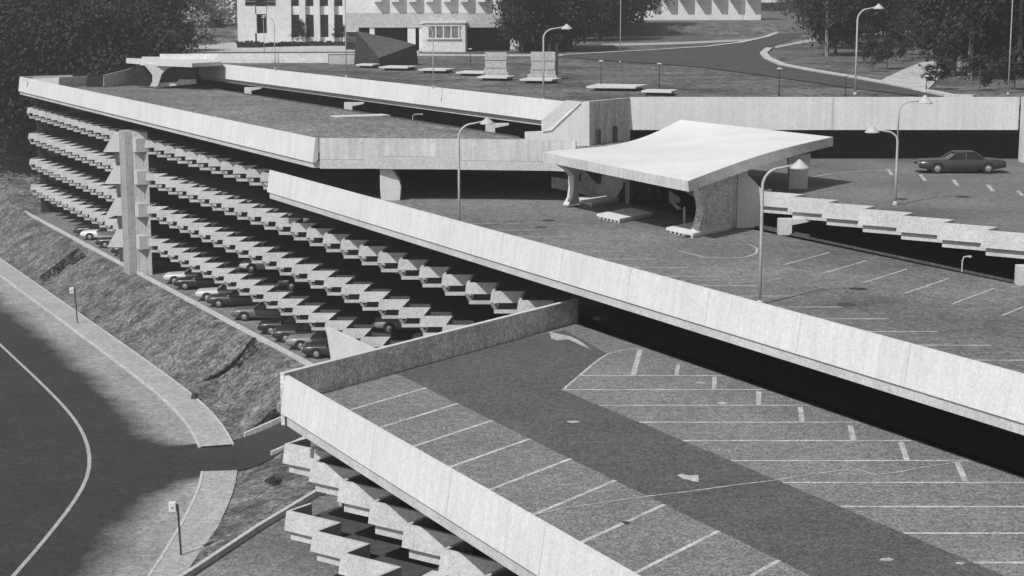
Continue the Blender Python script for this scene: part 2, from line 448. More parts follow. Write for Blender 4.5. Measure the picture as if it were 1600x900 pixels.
for z, nm in ((-2.8, 0), (-5.6, 1), (-8.4, 2)):
    pts = fzl + endline + nzl + [W(20, 24), W(20, backv), W(U_FAR + 1, backv)]
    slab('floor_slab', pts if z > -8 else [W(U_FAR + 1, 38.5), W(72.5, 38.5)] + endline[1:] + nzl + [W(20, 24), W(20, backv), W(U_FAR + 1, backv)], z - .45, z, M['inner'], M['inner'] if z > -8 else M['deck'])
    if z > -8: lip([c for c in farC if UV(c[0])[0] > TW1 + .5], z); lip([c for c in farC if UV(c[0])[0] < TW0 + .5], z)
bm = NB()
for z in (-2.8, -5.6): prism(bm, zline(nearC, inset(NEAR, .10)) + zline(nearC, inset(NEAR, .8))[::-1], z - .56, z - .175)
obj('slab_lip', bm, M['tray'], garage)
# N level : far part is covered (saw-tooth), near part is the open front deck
bm_pts = fzl + [W(71.6, 39.3), W(70.6, 38.7), W(61.9, 22.0), W(20, 22.0), W(20, 39.75), W(74.0, 39.75), W(76.0, backv), W(U_FAR + 1, backv)]  # near deck stops at the shadow edge so the shade beyond stays black
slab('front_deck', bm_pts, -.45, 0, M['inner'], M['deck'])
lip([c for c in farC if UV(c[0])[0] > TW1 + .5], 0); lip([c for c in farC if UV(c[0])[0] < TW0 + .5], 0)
slab('added_void_floor', [W(78, 40.3), W(20, 40.3), W(20, backv), W(78, backv)], -1.9, -1.4, M['inner'], M['inner'])  # added sunken dark floor, makes the shade under the middle deck solid
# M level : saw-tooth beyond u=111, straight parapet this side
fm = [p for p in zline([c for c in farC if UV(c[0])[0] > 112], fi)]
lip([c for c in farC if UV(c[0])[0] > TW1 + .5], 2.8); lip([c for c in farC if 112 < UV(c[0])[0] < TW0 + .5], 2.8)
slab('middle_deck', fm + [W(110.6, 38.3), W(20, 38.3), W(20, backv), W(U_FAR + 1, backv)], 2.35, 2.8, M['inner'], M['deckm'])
# U level : planted roof; its front edge turns across the deck
uf = [W(102.1, 38.5), S(612, 266, 4.8) + Vector((0, .5, 0)), S(860, 267, 4.8) + Vector((0, .5, 0)), Vector((8.5, 107.0, 0)), Vector((8.5, 118.3, 0))]
uf = [Vector((p.x, p.y, 0)) for p in uf]
slab('upper_roof', [W(193.3, 38.4)] + uf + [W(106.3, 55.6), W(188.5, 55.6), W(188.5, 53.5)], 4.82, 5.6, M['tray'], M['roofgrass'])
# R level (v > 55) and its floor below; V level (roof behind)
rt = []
nr = 14; RU0 = 78.6
rC = zig(NEAR, RU0, 55.3, nr)
rz_ = zline(rC, inset(NEAR, .12))
def fz(x, y): return Vector((x, y, 0))
slab('right_deck', [fz(9.5, 121.5), W(86.5, 56.2)] + rz_ + [W(38, 57), fz(90, 60), fz(90, 121.5)], 3.65, 4.2, M['tray'], M['deckm'])
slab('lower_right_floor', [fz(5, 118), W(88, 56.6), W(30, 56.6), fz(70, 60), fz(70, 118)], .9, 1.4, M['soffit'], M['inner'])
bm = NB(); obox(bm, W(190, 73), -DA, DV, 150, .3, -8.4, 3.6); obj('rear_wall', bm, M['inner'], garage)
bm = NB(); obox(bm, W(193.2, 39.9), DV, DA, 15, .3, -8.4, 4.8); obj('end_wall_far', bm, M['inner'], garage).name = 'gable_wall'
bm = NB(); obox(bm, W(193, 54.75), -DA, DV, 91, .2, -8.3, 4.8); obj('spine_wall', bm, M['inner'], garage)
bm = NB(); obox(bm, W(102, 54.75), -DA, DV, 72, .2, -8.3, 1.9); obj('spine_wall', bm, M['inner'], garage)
# V roof slab
slab('rear_roof', [W(188.5, 57.3), W(109.0, 58.8), fz(4, 124), fz(9.1, 120.2), fz(60, 120.2), fz(60, 123.5), fz(-2, 137), W(140, 64), W(188.5, 64)], 6.9, 7.6, M['tray'], M['roofdark'])
bm = NB(); obox(bm, W(188, 62), -DA, DV, 84, .3, -8.3, 6.88); obj('spine_wall', bm, M['inner'], garage)
bm = NB(); box(bm, 5, 60, 124.5, 124.8, -2, 6.5); obj('rear_wall', bm, M['inner'], garage)


# --- big parapets : sloped panel, shadow gap, slab edge strip is the deck itself
PAN = [(0, 1.1), (-.20, -.36), (.0, -.36), (.16, -.2), (.16, 1.1)]
def parapet(line, zb, prof=PAN, m='board', name='parapet', parent=garage):
    bm = NB(); sweep(bm, [(p.x, p.y, zb) for p in line], prof); return obj(name, bm, M[m], parent)
# travel away from the camera so that "left" of travel is outside? -> use travel toward the camera: left = +v
parapet([W(61.9, 21.72), W(40, 21.72), W(18, 21.72)], 0)
STRIP = [(-.125, -.76), (-.125, -.365), (.7, -.365), (.7, -.76)]
parapet([W(61.4, 21.72), W(18, 21.72)], 0, STRIP, 'tray', 'edge_strip')
parapet([W(110.3, 38.05), W(18, 38.05)], 2.8, STRIP, 'tray', 'edge_strip')
parapet([W(192.0, 38.05), W(101.8, 38.05)], 5.6, STRIP, 'tray', 'edge_strip')
parapet([W(110.6, 38.05), W(75, 38.05), W(18, 38.05)], 2.8)
# U parapet: far corner rounded, along, then turning across the deck front
uo = [W(193.6, 44.0), W(193.4, 39.6), W(193.0, 38.4), W(192.0, 38.0), W(101.7, 38.05)]
uo += [Vector((S(612, 262.5, 4.85).x, S(612, 262.5, 4.85).y, 0)), Vector((S(862, 265.5, 4.85).x, S(862, 265.5, 4.85).y, 0)), Vector((3.9, 105.9, 0))]
parapet(uo[:5], 5.6, [(0, 1.1), (-.22, -.42), (.0, -.42), (.16, -.2), (.16, 1.1)])
PANX = [(0, 1.1), (-.06, -.22), (.0, -.22), (.16, -.2), (.16, 1.1)]
parapet([uo[4] + Vector((.25, .05, 0)), uo[5], uo[6], uo[7]], 5.6, PANX, 'front')
parapet([uo[4] + Vector((.25, .05, 0)), uo[5], uo[6], uo[7]], 5.6, [(-.045, -.80), (-.045, -.225), (.5, -.225), (.5, -.80)], 'tray', 'edge_strip')
# V parapet along the rear roof, then the tall wall pieces of the right wing
vl = [W(188.0, 56.9), W(106.2, 58.45)]
parapet(vl, 7.15, [(0, 1.0), (-.22, -.5), (.0, -.5), (.16, -.3), (.16, 1.0)])
bm = NB(); sweep(bm, [(p.x, p.y, 0) for p in (W(188.0, 57.0), W(106.2, 58.5))], [(0, 6.25), (0, 6.85), (.5, 6.85), (.5, 6.25)])
obj('roof_edge_strip', bm, M['tray'], garage)
# sloped buttress wall joining the parapet to the box at the corner
J = 121.0
def face_wall(bm, pxy, Y, th):      # outline given as survey pixels at distance Y, extruded back by th
    P = [D(x, y, Y) for x, y in pxy]
    a = [bm.verts.new(p) for p in P]; b_ = [bm.verts.new(p + Vector((0, th, 0))) for p in P]
    bm.faces.new(a); bm.faces.new(b_[::-1])
    for i in range(len(P)): bm.faces.new((a[i], a[(i+1) % len(P)], b_[(i+1) % len(P)], b_[i]))
YK = 115.2
bm = NB(); face_wall(bm, [(820, 228), (820, 206.5), (852, 205), (866, 193), (906, 160), (921, 158.5), (921, 228)], YK, .35)
obj('corner_wall', bm, M['board'], garage)
bm = NB()                                                     # raised coping along the sloping edge
tube(bm, [D(848, 205.5, YK), D(862, 203, YK), D(870, 195, YK), D(907, 160.5, YK)], .08, 6); obj('wall_coping', bm, M['smooth'], garage)
bm = NB(); face_wall(bm, [(846, 204), (846, 188), (884, 157), (907, 158.5), (870, 192), (860, 203)], YK + .5, .3)
obj('parapet_return', bm, M['smooth'], garage)
cB = D(921, 158.5, YK); cC = cB + DL * 5.05
bm = NB(); obox(bm, cB + DL * .005, DL, Vector((-DL.y, DL.x, 0)), 5.1, .35, 5.62, cB.z)
obj('corner_wall', bm, M['board_worn'], garage)
bm = NB(); obox(bm, cB + DL * .8 + DP * .01, DL, DP, .45, .12, 5.62, 6.6); obj('wall_pilaster', bm, M['slate'], garage); bm = NB(); obox(bm, cB + DL * 2.9 + DP * .01, DL, DP, .4, .12, 5.62, 6.7); obj('wall_pilaster', bm, M['slate'], garage)
ra, rb_ = D(988, 203, 119.3), D(988, 152, 119.3); zt = rb_.z; zb_ = ra.z
bm = NB(); box(bm, cC.x, 34.9, 119.3, 119.65, zb_, zt); rw = obj('rear_parapet', bm, M['board'], garage)
bm = NB(); box(bm, 34.92, 36.6, 118.0, 119.0, 4.2, zt + .05); obj('pier', bm, M['smooth'], garage)
bm = NB(); box(bm, cC.x + .0, 34.9, 119.66, 120.3, zb_, zb_ + .5); obj('roof_edge_strip', bm, M['soffit'], garage)
# --- end wall of the front deck (in shade), with the little wing that runs on to the parapet corner
bm = NB()
a = W(61.95, 21.6) + DL * .14; bq = W(71.3, 39.9)
sweep(bm, [(a.x, a.y, 0), (bq.x, bq.y, 0)], [(0, -.9), (0, 1.1), (.2, 1.1), (.2, -.9)])
obj('end_wall', bm, M['wallshade'], garage)
bm = NB()
sweep(bm, [(a.x, a.y, 0), (bq.x, bq.y, 0)], [(-.02, 1.1), (-.02, 1.17), (.22, 1.17), (.22, 1.1)])
obj('wall_coping', bm, M['smooth'], garage)
bm = NB(); p = W(63.15, 23.75); obox(bm, p + DP * -.0, DP, DL, .10, .22, -.0, 1.15); obj('wall_joint_post', bm, M['smooth'], garage)
# lower storeys: end walls under the L line, inner dark core
bm = NB(); a = W(64.6, 23.6) + DL * 2.0; bq = W(72.6, 39.3)
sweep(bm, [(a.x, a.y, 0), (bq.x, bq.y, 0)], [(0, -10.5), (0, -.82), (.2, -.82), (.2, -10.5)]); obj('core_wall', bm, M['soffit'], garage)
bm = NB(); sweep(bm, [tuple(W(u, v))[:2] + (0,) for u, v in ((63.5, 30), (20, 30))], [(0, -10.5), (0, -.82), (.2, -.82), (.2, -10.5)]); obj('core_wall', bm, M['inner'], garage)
# upper ramp wall behind the end wall, its top falling toward the building
bm = NB()
P = [W(99.0, 37.7, -6.3), W(99.6, 37.7, -4.9), W(90, 37.9, -5.0), W(72, 38.1, -5.2), W(72, 38.1, -8.4), W(98.2, 37.7, -8.4)]
a = [bm.verts.new(p) for p in P]; b_ = [bm.verts.new(p + DV * .25) for p in P]
bm.faces.new(a); bm.faces.new(b_[::-1])
for i in range(6): bm.faces.new((a[i], a[(i+1) % 6], b_[(i+1) % 6], b_[i]))
obj('ramp_wall', bm, M['smooth'], garage)

# --- balcony panels (the teeth)
def tooth_bm(bm, C, mode, zf, ht=None, hb=None, th=.14, out=.08):
    if ht is None: ht = .63 if mode is NEAR else .54
    if hb is None: hb = -.17 if mode is NEAR else -.05
    p, r = mode['p'], mode['r']; lp, lr = mode['lp'], mode['lr']
    st = [(r * (lr - .004), p), (Vector((0, 0, 0)), p + r), (p * (lp + th - .004), r)]
    rings = []
    for pos, inn in st:
        o = C + pos
        rings.append([bm.verts.new((o + q + Vector((0, 0, zf + z)))) for q, z in (
            (Vector((0, 0, 0)), ht), (-inn * out, hb), (inn * th, hb), (inn * th, ht))])
    for a, b_ in zip(rings, rings[1:]):
        for j in range(4): bm.faces.new((a[j], a[(j+1) % 4], b_[(j+1) % 4], b_[j]))
    bm.faces.new(rings[0]); bm.faces.new(rings[-1][::-1])
def hook(bm, C, zf):
    P = [(-.10, -.04), (.10, -.04), (.31, -.46), (.11, -.46)]
    a = [bm.verts.new(C + Vector((x, .12 * (i > 1) - .07 * (i < 2), zf + z))) for i, (x, z) in enumerate(P)]; b_ = [bm.verts.new(v.co + Vector((0, .1, 0))) for v in a]
    bm.faces.new(a); bm.faces.new(b_[::-1])
    for i in range(4): bm.faces.new((a[i], a[(i+1) % 4], b_[(i+1) % 4], b_[i]))
def mk_proto(mode):
    bm = NB(); tooth_bm(bm, Vector((0, 0, 0)), mode, 0)
    if mode is FAR: hook(bm, Vector((0, 0, 0)), 0)
    bmesh.ops.recalc_face_normals(bm, faces=bm.faces[:])
    me = bpy.data.meshes.new('balcony_panel'); bm.to_mesh(me); bm.free(); me.materials.append(M['tray']); return me
mN, mF = mk_proto(NEAR), mk_proto(FAR)
allt = []
for z in (-2.8, -5.6):
    for c, d in nearC: allt.append((c, NEAR, z, mN))
for z in (2.8, 0, -2.8, -5.6):
    for c, d in farC:
        u = UV(c)[0]
        if TW0 < u < TW1 + 2.2: continue
        if z == 2.8 and u < 113: continue
        allt.append((c, FAR, z, mF))
for c, d in rC: allt.append((c, NEAR, 4.2, mN))
def proj(p):
    x, y, z = p; z -= HC; ax = y * cP - z * sP; uy = y * sP + z * cP
    return 800 + FPX * x / ax, 450 - FPX * uy / ax
vis = []
for c, mo, z, me in allt:
    px, py = proj((c.x, c.y, z + .3)); 
    vis.append((0 if (-60 < px < 1640 and py < 960) else 1, c.length, c, mo, z, me))
vis.sort(key=lambda t: t[:2])
gi = garage.matrix_basis.copy()
gi = Matrix.Translation(garage.location).inverted()
for k, (q, d_, c, mo, z, me) in enumerate(vis[:100]):
    o = bpy.data.objects.new('balcony_panel', me); COL.objects.link(o); o.parent = garage; o.matrix_parent_inverse = gi; o.location = (c.x, c.y, z)
bm = NB()
for q, d_, c, mo, z, me in vis[100:]:
    tooth_bm(bm, Vector((c.x, c.y, 0)), mo, z)
    if mo is FAR: hook(bm, Vector((c.x, c.y, 0)), z)
o = obj('balcony_panel_row', bm, M['tray'], garage); o['kind'] = 'stuff'

# --- columns
def column(u, v, z0, z1, w=.7):
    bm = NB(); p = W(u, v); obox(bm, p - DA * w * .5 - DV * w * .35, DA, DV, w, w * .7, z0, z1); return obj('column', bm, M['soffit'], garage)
for u in range(78, 186, 9):
    for z0, z1 in ((-8.4, -6.15), (-5.6, -3.35), (-2.8, -.8)):
        if TW0 < u < TW1: continue
        column(u, 45.0, z0, z1)
# the big tapered pier under the turning roof edge
bm = NB(); c = S(611, 313, 2.8)
P = [(-.62, 0), (.55, 0), (.62, .85), (.5, 1.3), (0.05, 2.0), (-.68, 2.0), (-.68, .7)]
a = [bm.verts.new(c + Vector((x, 0, z))) for x, z in P]; b_ = [bm.verts.new(c + Vector((x, 1.2, z))) for x, z in P]
bm.faces.new(a); bm.faces.new(b_[::-1])
for i in range(len(P)): bm.faces.new((a[i], a[(i+1) % len(P)], b_[(i+1) % len(P)], b_[i]))
obj('pier', bm, M['smooth'], garage)
# stub columns with one-sided brackets carrying the rear beams
for (u, v, z0, z1) in ((168.4, 55.9, 5.6, 6.26), (141.1, 55.9, 5.6, 6.26), (113.4, 56.0, 5.6, 6.26), (75.6, 55.0, 2.8, 3.66), (57.4, 54.9, 2.8, 3.66)):
    c = W(u, v, 0); k = 0.35
    bm = NB(); box(bm, c.x - k, c.x + k, c.y - .3, c.y + .3, z0, z1)
    col = obj('stub_column', bm, M['smooth'], garage)
    bm = NB(); P = [(k, z1 - .32), (k, z1), (1.35, z1), (1.35, z1 - .12)]
    a = [bm.verts.new((c.x + x, c.y - .28, z)) for x, z in P]; b_ = [bm.verts.new((c.x + x, c.y + .28, z)) for x, z in P]
    bm.faces.new(a); bm.faces.new(b_[::-1])
    for i in range(4): bm.faces.new((a[i], a[(i+1) % 4], b_[(i+1) % 4], b_[i]))
    obj('bracket', bm, M['smooth'], col)
# kerbs at the deck edge toward the void, and at the roof edge
bm = NB(); sweep(bm, [tuple(W(u, v))[:2] + (2.8,) for u, v in ((79.0, 55.15), (30, 54.3))], [(0, 0), (0, .09), (.16, .09), (.16, 0)]); obj('edge_kerb', bm, M['slate'], garage)
bm = NB(); sweep(bm, [tuple(W(u, v))[:2] + (5.6,) for u, v in ((186, 55.3), (108, 55.5))], [(0, 0), (0, .09), (.18, .09), (.18, 0)]); obj('edge_kerb', bm, M['slate'], garage)
bm = NB(); c = S(558, 181.5, 5.6); obox(bm, c - DA * 1.3 - DV * 2.2, DA, DV, 1.7, 4.6, 5.62, 5.70); obj('roof_hatch', bm, M['smooth'], garage)

# --- markings on the decks
def ribbon(bm, pts, w, z):
    for a, b_ in zip(pts, pts[1:]):
        a = Vector((a[0], a[1], 0)); b_ = Vector((b_[0], b_[1], 0)); d = (b_ - a).normalized(); nn_ = Vector((-d.y, d.x, 0)) * w / 2
        poly(bm, [a - nn_, b_ - nn_, b_ + nn_, a + nn_], z)
bm = NB(); poly(bm, [W(66.9, 27.65), W(20, 27.65), W(20, 32.35), W(59.0, 32.35), W(62.7, 35.8), W(64.3, 37.5), W(69.9, 38.4)], .004); obj('aisle_surface', bm, M['aisle'], garage)
bm = NB()
u = 62.0 - .15
while u > 22:
    e = W(u, 27.65); s_ = e - DL * ((27.65 - 22.2) / DL.dot(DV)); ribbon(bm, [s_, e], .15, .009); u -= 3.0
obj('stall_line', bm, M['paint'], garage)
bm = NB(); u = 59.1
ends = []
ribbon(bm, [W(61.0, 34.3), W(61.0, 34.3) + X1 * 5.8], .15, .009)
while u > 22:
    s_ = W(u, 32.35); ribbon(bm, [s_, s_ + X1 * 8.05], .15, .009); ends.append(s_); u -= 2.985
for i, (tu, tv) in enumerate(((53.3, 37.8), (50.4, 37.7), (47.3, 37.65), (44.5, 37.7), (41.6, 37.7))):
    p = W(tu, tv); q = p + Y1 * .0 + (W(tu + 1.95, tv + 1.35) - p); ribbon(bm, [p, q], .2, .013)
ribbon(bm, [W(60.0, 36.2), W(64.4, 39.2)], .22, .013); ribbon(bm, [W(59.2, 37.8), W(61.1, 39.1)], .18, .013); ribbon(bm, [W(56.4, 37.8), W(58.3, 39.1)], .18, .013)
obj('stall_line', bm, M['paint'], garage)
bm = NB(); arc = [W(59.2, 32.5), W(60.9, 34.1), W(62.7, 35.8), W(63.6, 36.7), W(64.3, 37.5), W(64.7, 38.4), W(64.7, 39.4)]
ribbon(bm, arc, .1, .009); obj('island_outline', bm, M['paint'], garage)
bm = NB()
cr = [S(x, y, 0) for x, y in ((828, 806), (880, 795), (940, 786), (1010, 776), (1080, 768), (1150, 758), (1210, 751), (1270, 741), (1330, 733.5), (1345, 735), (1365, 742), (1400, 739), (1440, 731), (1500, 722))]
ribbon(bm, cr, .075, .015); obj('crack_seal', bm, M['paint_faint'], garage)
def blob(bm, px, py, w, h, z, sd):
    rr = random.Random(sd); poly(bm, [S(px + w * math.cos(k * .45) * rr.uniform(.65, 1.1), py + h * math.sin(k * .45) * rr.uniform(.65, 1.1), z) for k in range(14)])
bm = NB()
bm = NB(); poly(bm, [S(x, y, .017) for x, y in ((1058, 742.5), (1066, 740), (1070, 741.5), (1076, 743), (1091, 742), (1092, 748), (1091, 753), (1083, 752), (1077, 750), (1068, 748.5))]); obj('paint_and_light_patch', bm, M['paint_faint'], garage)
for k_, (px, py, w_, h_) in enumerate(((1094, 598, 9, 2), (1128, 630, 8, 2), (896, 659, 11, 2.2), (1386, 874, 12, 3), (1500, 880, 9, 2.5))): bm = NB(); blob(bm, px, py, w_, h_, .017, k_); obj('paint_and_light_patch', bm, M['paint_faint'], garage)

bm = NB(); poly(bm, [S(x, y, .012) for x, y in ((858, 518), (880, 523), (893, 526), (910, 535), (922, 545), (905, 538), (888, 530), (870, 532), (861, 528))]); obj('paint_and_light_patch', bm, M['paint_faint'], garage)  # light spilling onto the deck, drawn as a pale patch
def disc(bm, c, r, z, sx=1):
    poly(bm, [(c.x + r * math.cos(a * math.pi / 8) * sx, c.y + r * math.sin(a * math.pi / 8)) for a in range(16)], z)
bm = NB(); disc(bm, S(978, 817, 0), .13, .018); disc(bm, S(1322, 476, 2.8), .42, 2.812); disc(bm, S(846, 355, 2.8), .38, 2.812); obj('drain_cover', bm, M['stain'], garage)
# middle deck
bm = NB(); u = 67.3
uu = 59.0 + 3.0 * 9
while uu > 24:
    e = W(uu, 44.15); ribbon(bm, [e - X1 * 6.4, e], .15, 2.809); uu -= 2.95
obj('stall_line', bm, M['paint_faint'], garage)
bm = NB(); uu = 66.9
while uu > 24:
    s_ = W(uu, 48.7); ribbon(bm, [s_, s_ + DL * 4.9], .12, 2.809); uu -= 2.97
arc = [S(x, y, 2.8) for x, y in ((1142, 383), (1170, 382), (1183, 388), (1182, 396), (1165, 402), (1130, 404), (1100, 402), (1060, 392))]
ribbon(bm, arc, .13, 2.813)
obj('stall_line', bm, M['paint_faint'], garage)
bm = NB()
for x, y, x2, y2 in ((1387, 264, 1394, 274), (1438, 273, 1446, 283), (1490, 281, 1497, 291), (1543, 289, 1552, 299), (1590, 298, 1598, 306)): ribbon(bm, [S(x, y, 4.2), S(x2, y2, 4.2)], .22, 4.21)
ribbon(bm, [S(x, y, 4.2) for x, y in ((1262, 278), (1300, 271), (1350, 267), (1400, 266))], .15, 4.21)
obj('stall_line', bm, M['paint_faint'], garage)

# --- stair tower on the long facade
bm = NB()
tp = [W(149.8, 39.4), W(149.8, 38.0), W(149.3, 37.75), W(147.3, 37.75), W(147.2, 38.35), W(145.7, 39.3), W(148.0, 40.0), W(149.4, 40.0)]
prism(bm, tp, -8.6, 3.9)
tower = obj('stair_tower', bm, M['tower'], garage)
for a_, b_ in ((tp[2], tp[3]), (tp[3], tp[4]), (tp[4], tp[5])):
    d_ = (b_ - a_).normalized(); nr_ = Vector((d_.y, -d_.x, 0)); nr_ = nr_ if nr_.y < 0 else -nr_
    for t_ in (.04, .5):
        bm = NB(); obox(bm, a_ + (b_ - a_) * t_, d_, nr_, .3, .025, -8.4, 3.7); obj('rib', bm, M['tower'], tower)
for k in range(4):
    zf = 2.8 - 2.8 * k
    bm = NB(); obox(bm, W(146.9, 38.3), -DA, DV, 1.1, 1.2, zf - .55, zf + .62); obj('stair_parapet', bm, M['tray'], tower)
    # winged landing: face leaning outward to the bottom, then tapering back underneath
    a0 = W(152.0, 38.2); 
    prof = [(-.2, .78), (.65, .78), (1.6, -.82), (-.2, -.82)]
    bm = NB()
    th = W(149.6, 38.0)
    def pt(o, z, s): q = th + (W(3.0, 0) - W(0, 0)) * 0; return Vector((th.x - o, th.y + s, zf + z))
    a = [bm.verts.new(pt(o, z, 0)) for o, z in prof]; b_ = [bm.verts.new(pt(o, z, 2.2)) for o, z in prof]
    bm.faces.new(a); bm.faces.new(b_[::-1])
    for i in range(4): bm.faces.new((a[i], a[(i+1) % 4], b_[(i+1) % 4], b_[i]))
    ld = obj('landing', bm, M['smooth'], tower)
    bm = NB(); P = [(.02, -.81), (.66, -.81), (.50, -2.1), (.12, -2.1)]
    a = [bm.verts.new(pt(o, z, .05)) for o, z in P]; b_ = [bm.verts.new(pt(o, z, 1.6)) for o, z in P]
    bm.faces.new(a); bm.faces.new(b_[::-1])
    for i in range(4): bm.faces.new((a[i], a[(i+1) % 4], b_[(i+1) % 4], b_[i]))
    obj('landing_bracket', bm, M['slate'], ld)

bm = NB(); face_wall(bm, [(33, 126.5), (36, 123.6), (92, 121.2), (92, 138), (66, 133)], 184.0, .3); obj('parapet', bm, M['board'], garage)
# --- far end of the upper roof: end walls of the ramp
bm = NB()
a = D(92, 121, 188); 
def lwall(x0, y0t, y0b, x1, y1t, y1b, Y0):
    p0t, p0b = D(x0, y0t, Y0), D(x0, y0b, Y0)
    Y1_ = Y0 + 6
    p1t, p1b = D(x1, y1t, Y1_), D(x1, y1b, Y1_)
    P = [p0b, p1b, p1t, p0t]; q = Vector((-.1, .3, 0))
    a = [bm.verts.new(p) for p in P]; b_ = [bm.verts.new(p + q) for p in P]
    bm.faces.new(a); bm.faces.new(b_[::-1])
    for i in range(4): bm.faces.new((a[i], a[(i+1) % 4], b_[(i+1) % 4], b_[i]))
lwall(88, 121, 138, 137, 119, 135.5, 186); lwall(162, 117.5, 135, 218, 104, 134, 188)
obj('ramp_wall', bm, M['wallshade'], garage)
bm = NB()
face_wall(bm, [(135, 138), (135, 119.5), (164, 118), (164, 138)], 188.5, .4); obj('ramp_opening_shade', bm, M['black'], garage)  # solid panel coloured black for the shade inside the opening

# ================================================================== ENTRANCE CANOPY (and its twin far away)
def hourglass(bm, base, ax, zs, th=.45):
    """zs: list of (z, near offset, far offset) along ax ; wall of thickness th."""
    nrm = Vector((-ax.y, ax.x, 0)) * th
    base = Vector((base.x, base.y, 0)); L_ = [base + ax * a + Vector((0, 0, z)) for z, a, b__ in zs]; R_ = [base + ax * b__ + Vector((0, 0, z)) for z, a, b__ in zs]
    f0 = [(bm.verts.new(l), bm.verts.new(r)) for l, r in zip(L_, R_)]
    f1 = [(bm.verts.new(l + nrm), bm.verts.new(r + nrm)) for l, r in zip(L_, R_)]
    for i in range(len(zs)-1):
        for f in (f0, f1): bm.faces.new((f[i][0], f[i][1], f[i+1][1], f[i+1][0]))
        for k in (0, 1): bm.faces.new((f0[i][k], f0[i+1][k], f1[i+1][k], f1[i][k]))
    for i in (0, -1): bm.faces.new((f0[i][0], f0[i][1], f1[i][1], f1[i][0]))
can = thing('entrance_canopy', 'broad pale concrete canopy roof tilting up on hourglass piers above the stair landing', 'canopy', W(79, 51.5, 2.8))
P1, P2, P3, P4 = D(1075, 283, 88.9), D(848, 238, 102.6), D(1063, 187, 115.2), D(1302, 214, 103.8)
bm = NB(); N_ = 12
def cpt(s, t_):       # s along A edge (P1->P2), t along L edge ; slight saddle
    p = P1.lerp(P2, s).lerp(P4.lerp(P3, s), t_)
    return p + Vector((0, 0, .22 * math.sin(math.pi * t_) * (1 - s) - .62 * math.sin(math.pi * t_ ** 1.3) * s ** 1.5 - .0))
top = [[bm.verts.new(cpt(i / N_, j / N_)) for j in range(N_+1)] for i in range(N_+1)]
bot = [[bm.verts.new(cpt(i / N_, j / N_) - Vector((0, 0, .55)) + (DP * .20 * math.sin(math.pi * min(1, j / N_ + .1)) if i == 0 else Vector())) for j in range(N_+1)] for i in range(N_+1)]
for i in range(N_):
    for j in range(N_):
        bm.faces.new((top[i][j], top[i+1][j], top[i+1][j+1], top[i][j+1])); bm.faces.new((bot[i][j], bot[i][j+1], bot[i+1][j+1], bot[i+1][j]))
for i in range(N_):
    for A_, B_ in (((i, 0), (i+1, 0)), ((i, N_), (i+1, N_)), ((0, i), (0, i+1)), ((N_, i), (N_, i+1))):
        bm.faces.new((top[A_[0]][A_[1]], top[B_[0]][B_[1]], bot[B_[0]][B_[1]], bot[A_[0]][A_[1]])).material_index = 2 if A_[0] == B_[0] == 0 else 1
obj('roof', bm, [M['canopy'], M['front'], M['tray']], can)
bs = S(1090, 369, 2.8)
bm = NB(); hourglass(bm, bs, DL, [(2.8, -.05, 4.3), (3.3, .22, 4.3), (3.8, .48, 4.3), (4.2, .56, 4.3), (4.6, .48, 4.3), (5.0, .25, 4.3), (5.45, .1, 4.3), (5.75, .05, 4.3), (6.0, 1.2, 4.3), (6.25, 3.3, 4.3)], .45)
obj('pier', bm, M['wallshade'], can)
e = bs + DL * 4.3
bm = NB()
P = [(0, 2.8), (1.35, 2.8), (1.35, 4.9), (1.1, 5.2), (.55, 5.75), (.5, 6.4), (0, 6.4)]
a = [bm.verts.new((e.x + x, e.y - .1, z)) for x, z in P]; b_ = [bm.verts.new((e.x + x, e.y + 2.2, z)) for x, z in P]
bm.faces.new(a); bm.faces.new(b_[::-1])
for i in range(len(P)): bm.faces.new((a[i], a[(i+1) % len(P)], b_[(i+1) % len(P)], b_[i]))
obj('stair_wall', bm, M['board'], can)
bs2 = S(893, 320, 2.95)
bm = NB(); hourglass(bm, bs2, DL, [(2.95, -.35, .9), (3.4, .1, .8), (4.0, .25, .7), (4.7, .2, .8), (5.1, -.3, 1.3), (5.55, -1.3, 2.2)], .4)
obj('pier', bm, M['smooth'], can)
bs3 = D(1235, 290, 101.8)
bm = NB(); P = [(-.1, 4.2), (1.0, 4.2), (1.0, 5.1), (1.12, 5.8), (1.12, 6.3), (-.2, 6.15), (-.1, 5.3)]
a = [bm.verts.new((bs3.x + x, bs3.y - .1, z)) for x, z in P]; b_ = [bm.verts.new((bs3.x + x, bs3.y + .5, z)) for x, z in P]
bm.faces.new(a); bm.faces.new(b_[::-1])
for i in range(len(P)): bm.faces.new((a[i], a[(i+1) % len(P)], b_[(i+1) % len(P)], b_[i]))
obj('pier', bm, M['smooth'], can)
bm = NB(); c = S(982, 322, 2.8); box(bm, c.x - .12, c.x + .12, c.y + 1, c.y + 1.3, 2.8, 6.0); obj('post', bm, M['soffit'], can)
bm = NB(); c = S(1069, 350, 2.95); box(bm, c.x - .05, c.x + .05, c.y, c.y + .1, 2.9, 3.9); obj('post', bm, M['smooth'], can)
bm = NB(); c = S(918, 318, 2.8) + DL * 2.6 + X1 * .8; obox(bm, c, X1, DL, 2.4, .2, 2.8, 3.9); obj('stair_wall', bm, M['slate'], can)
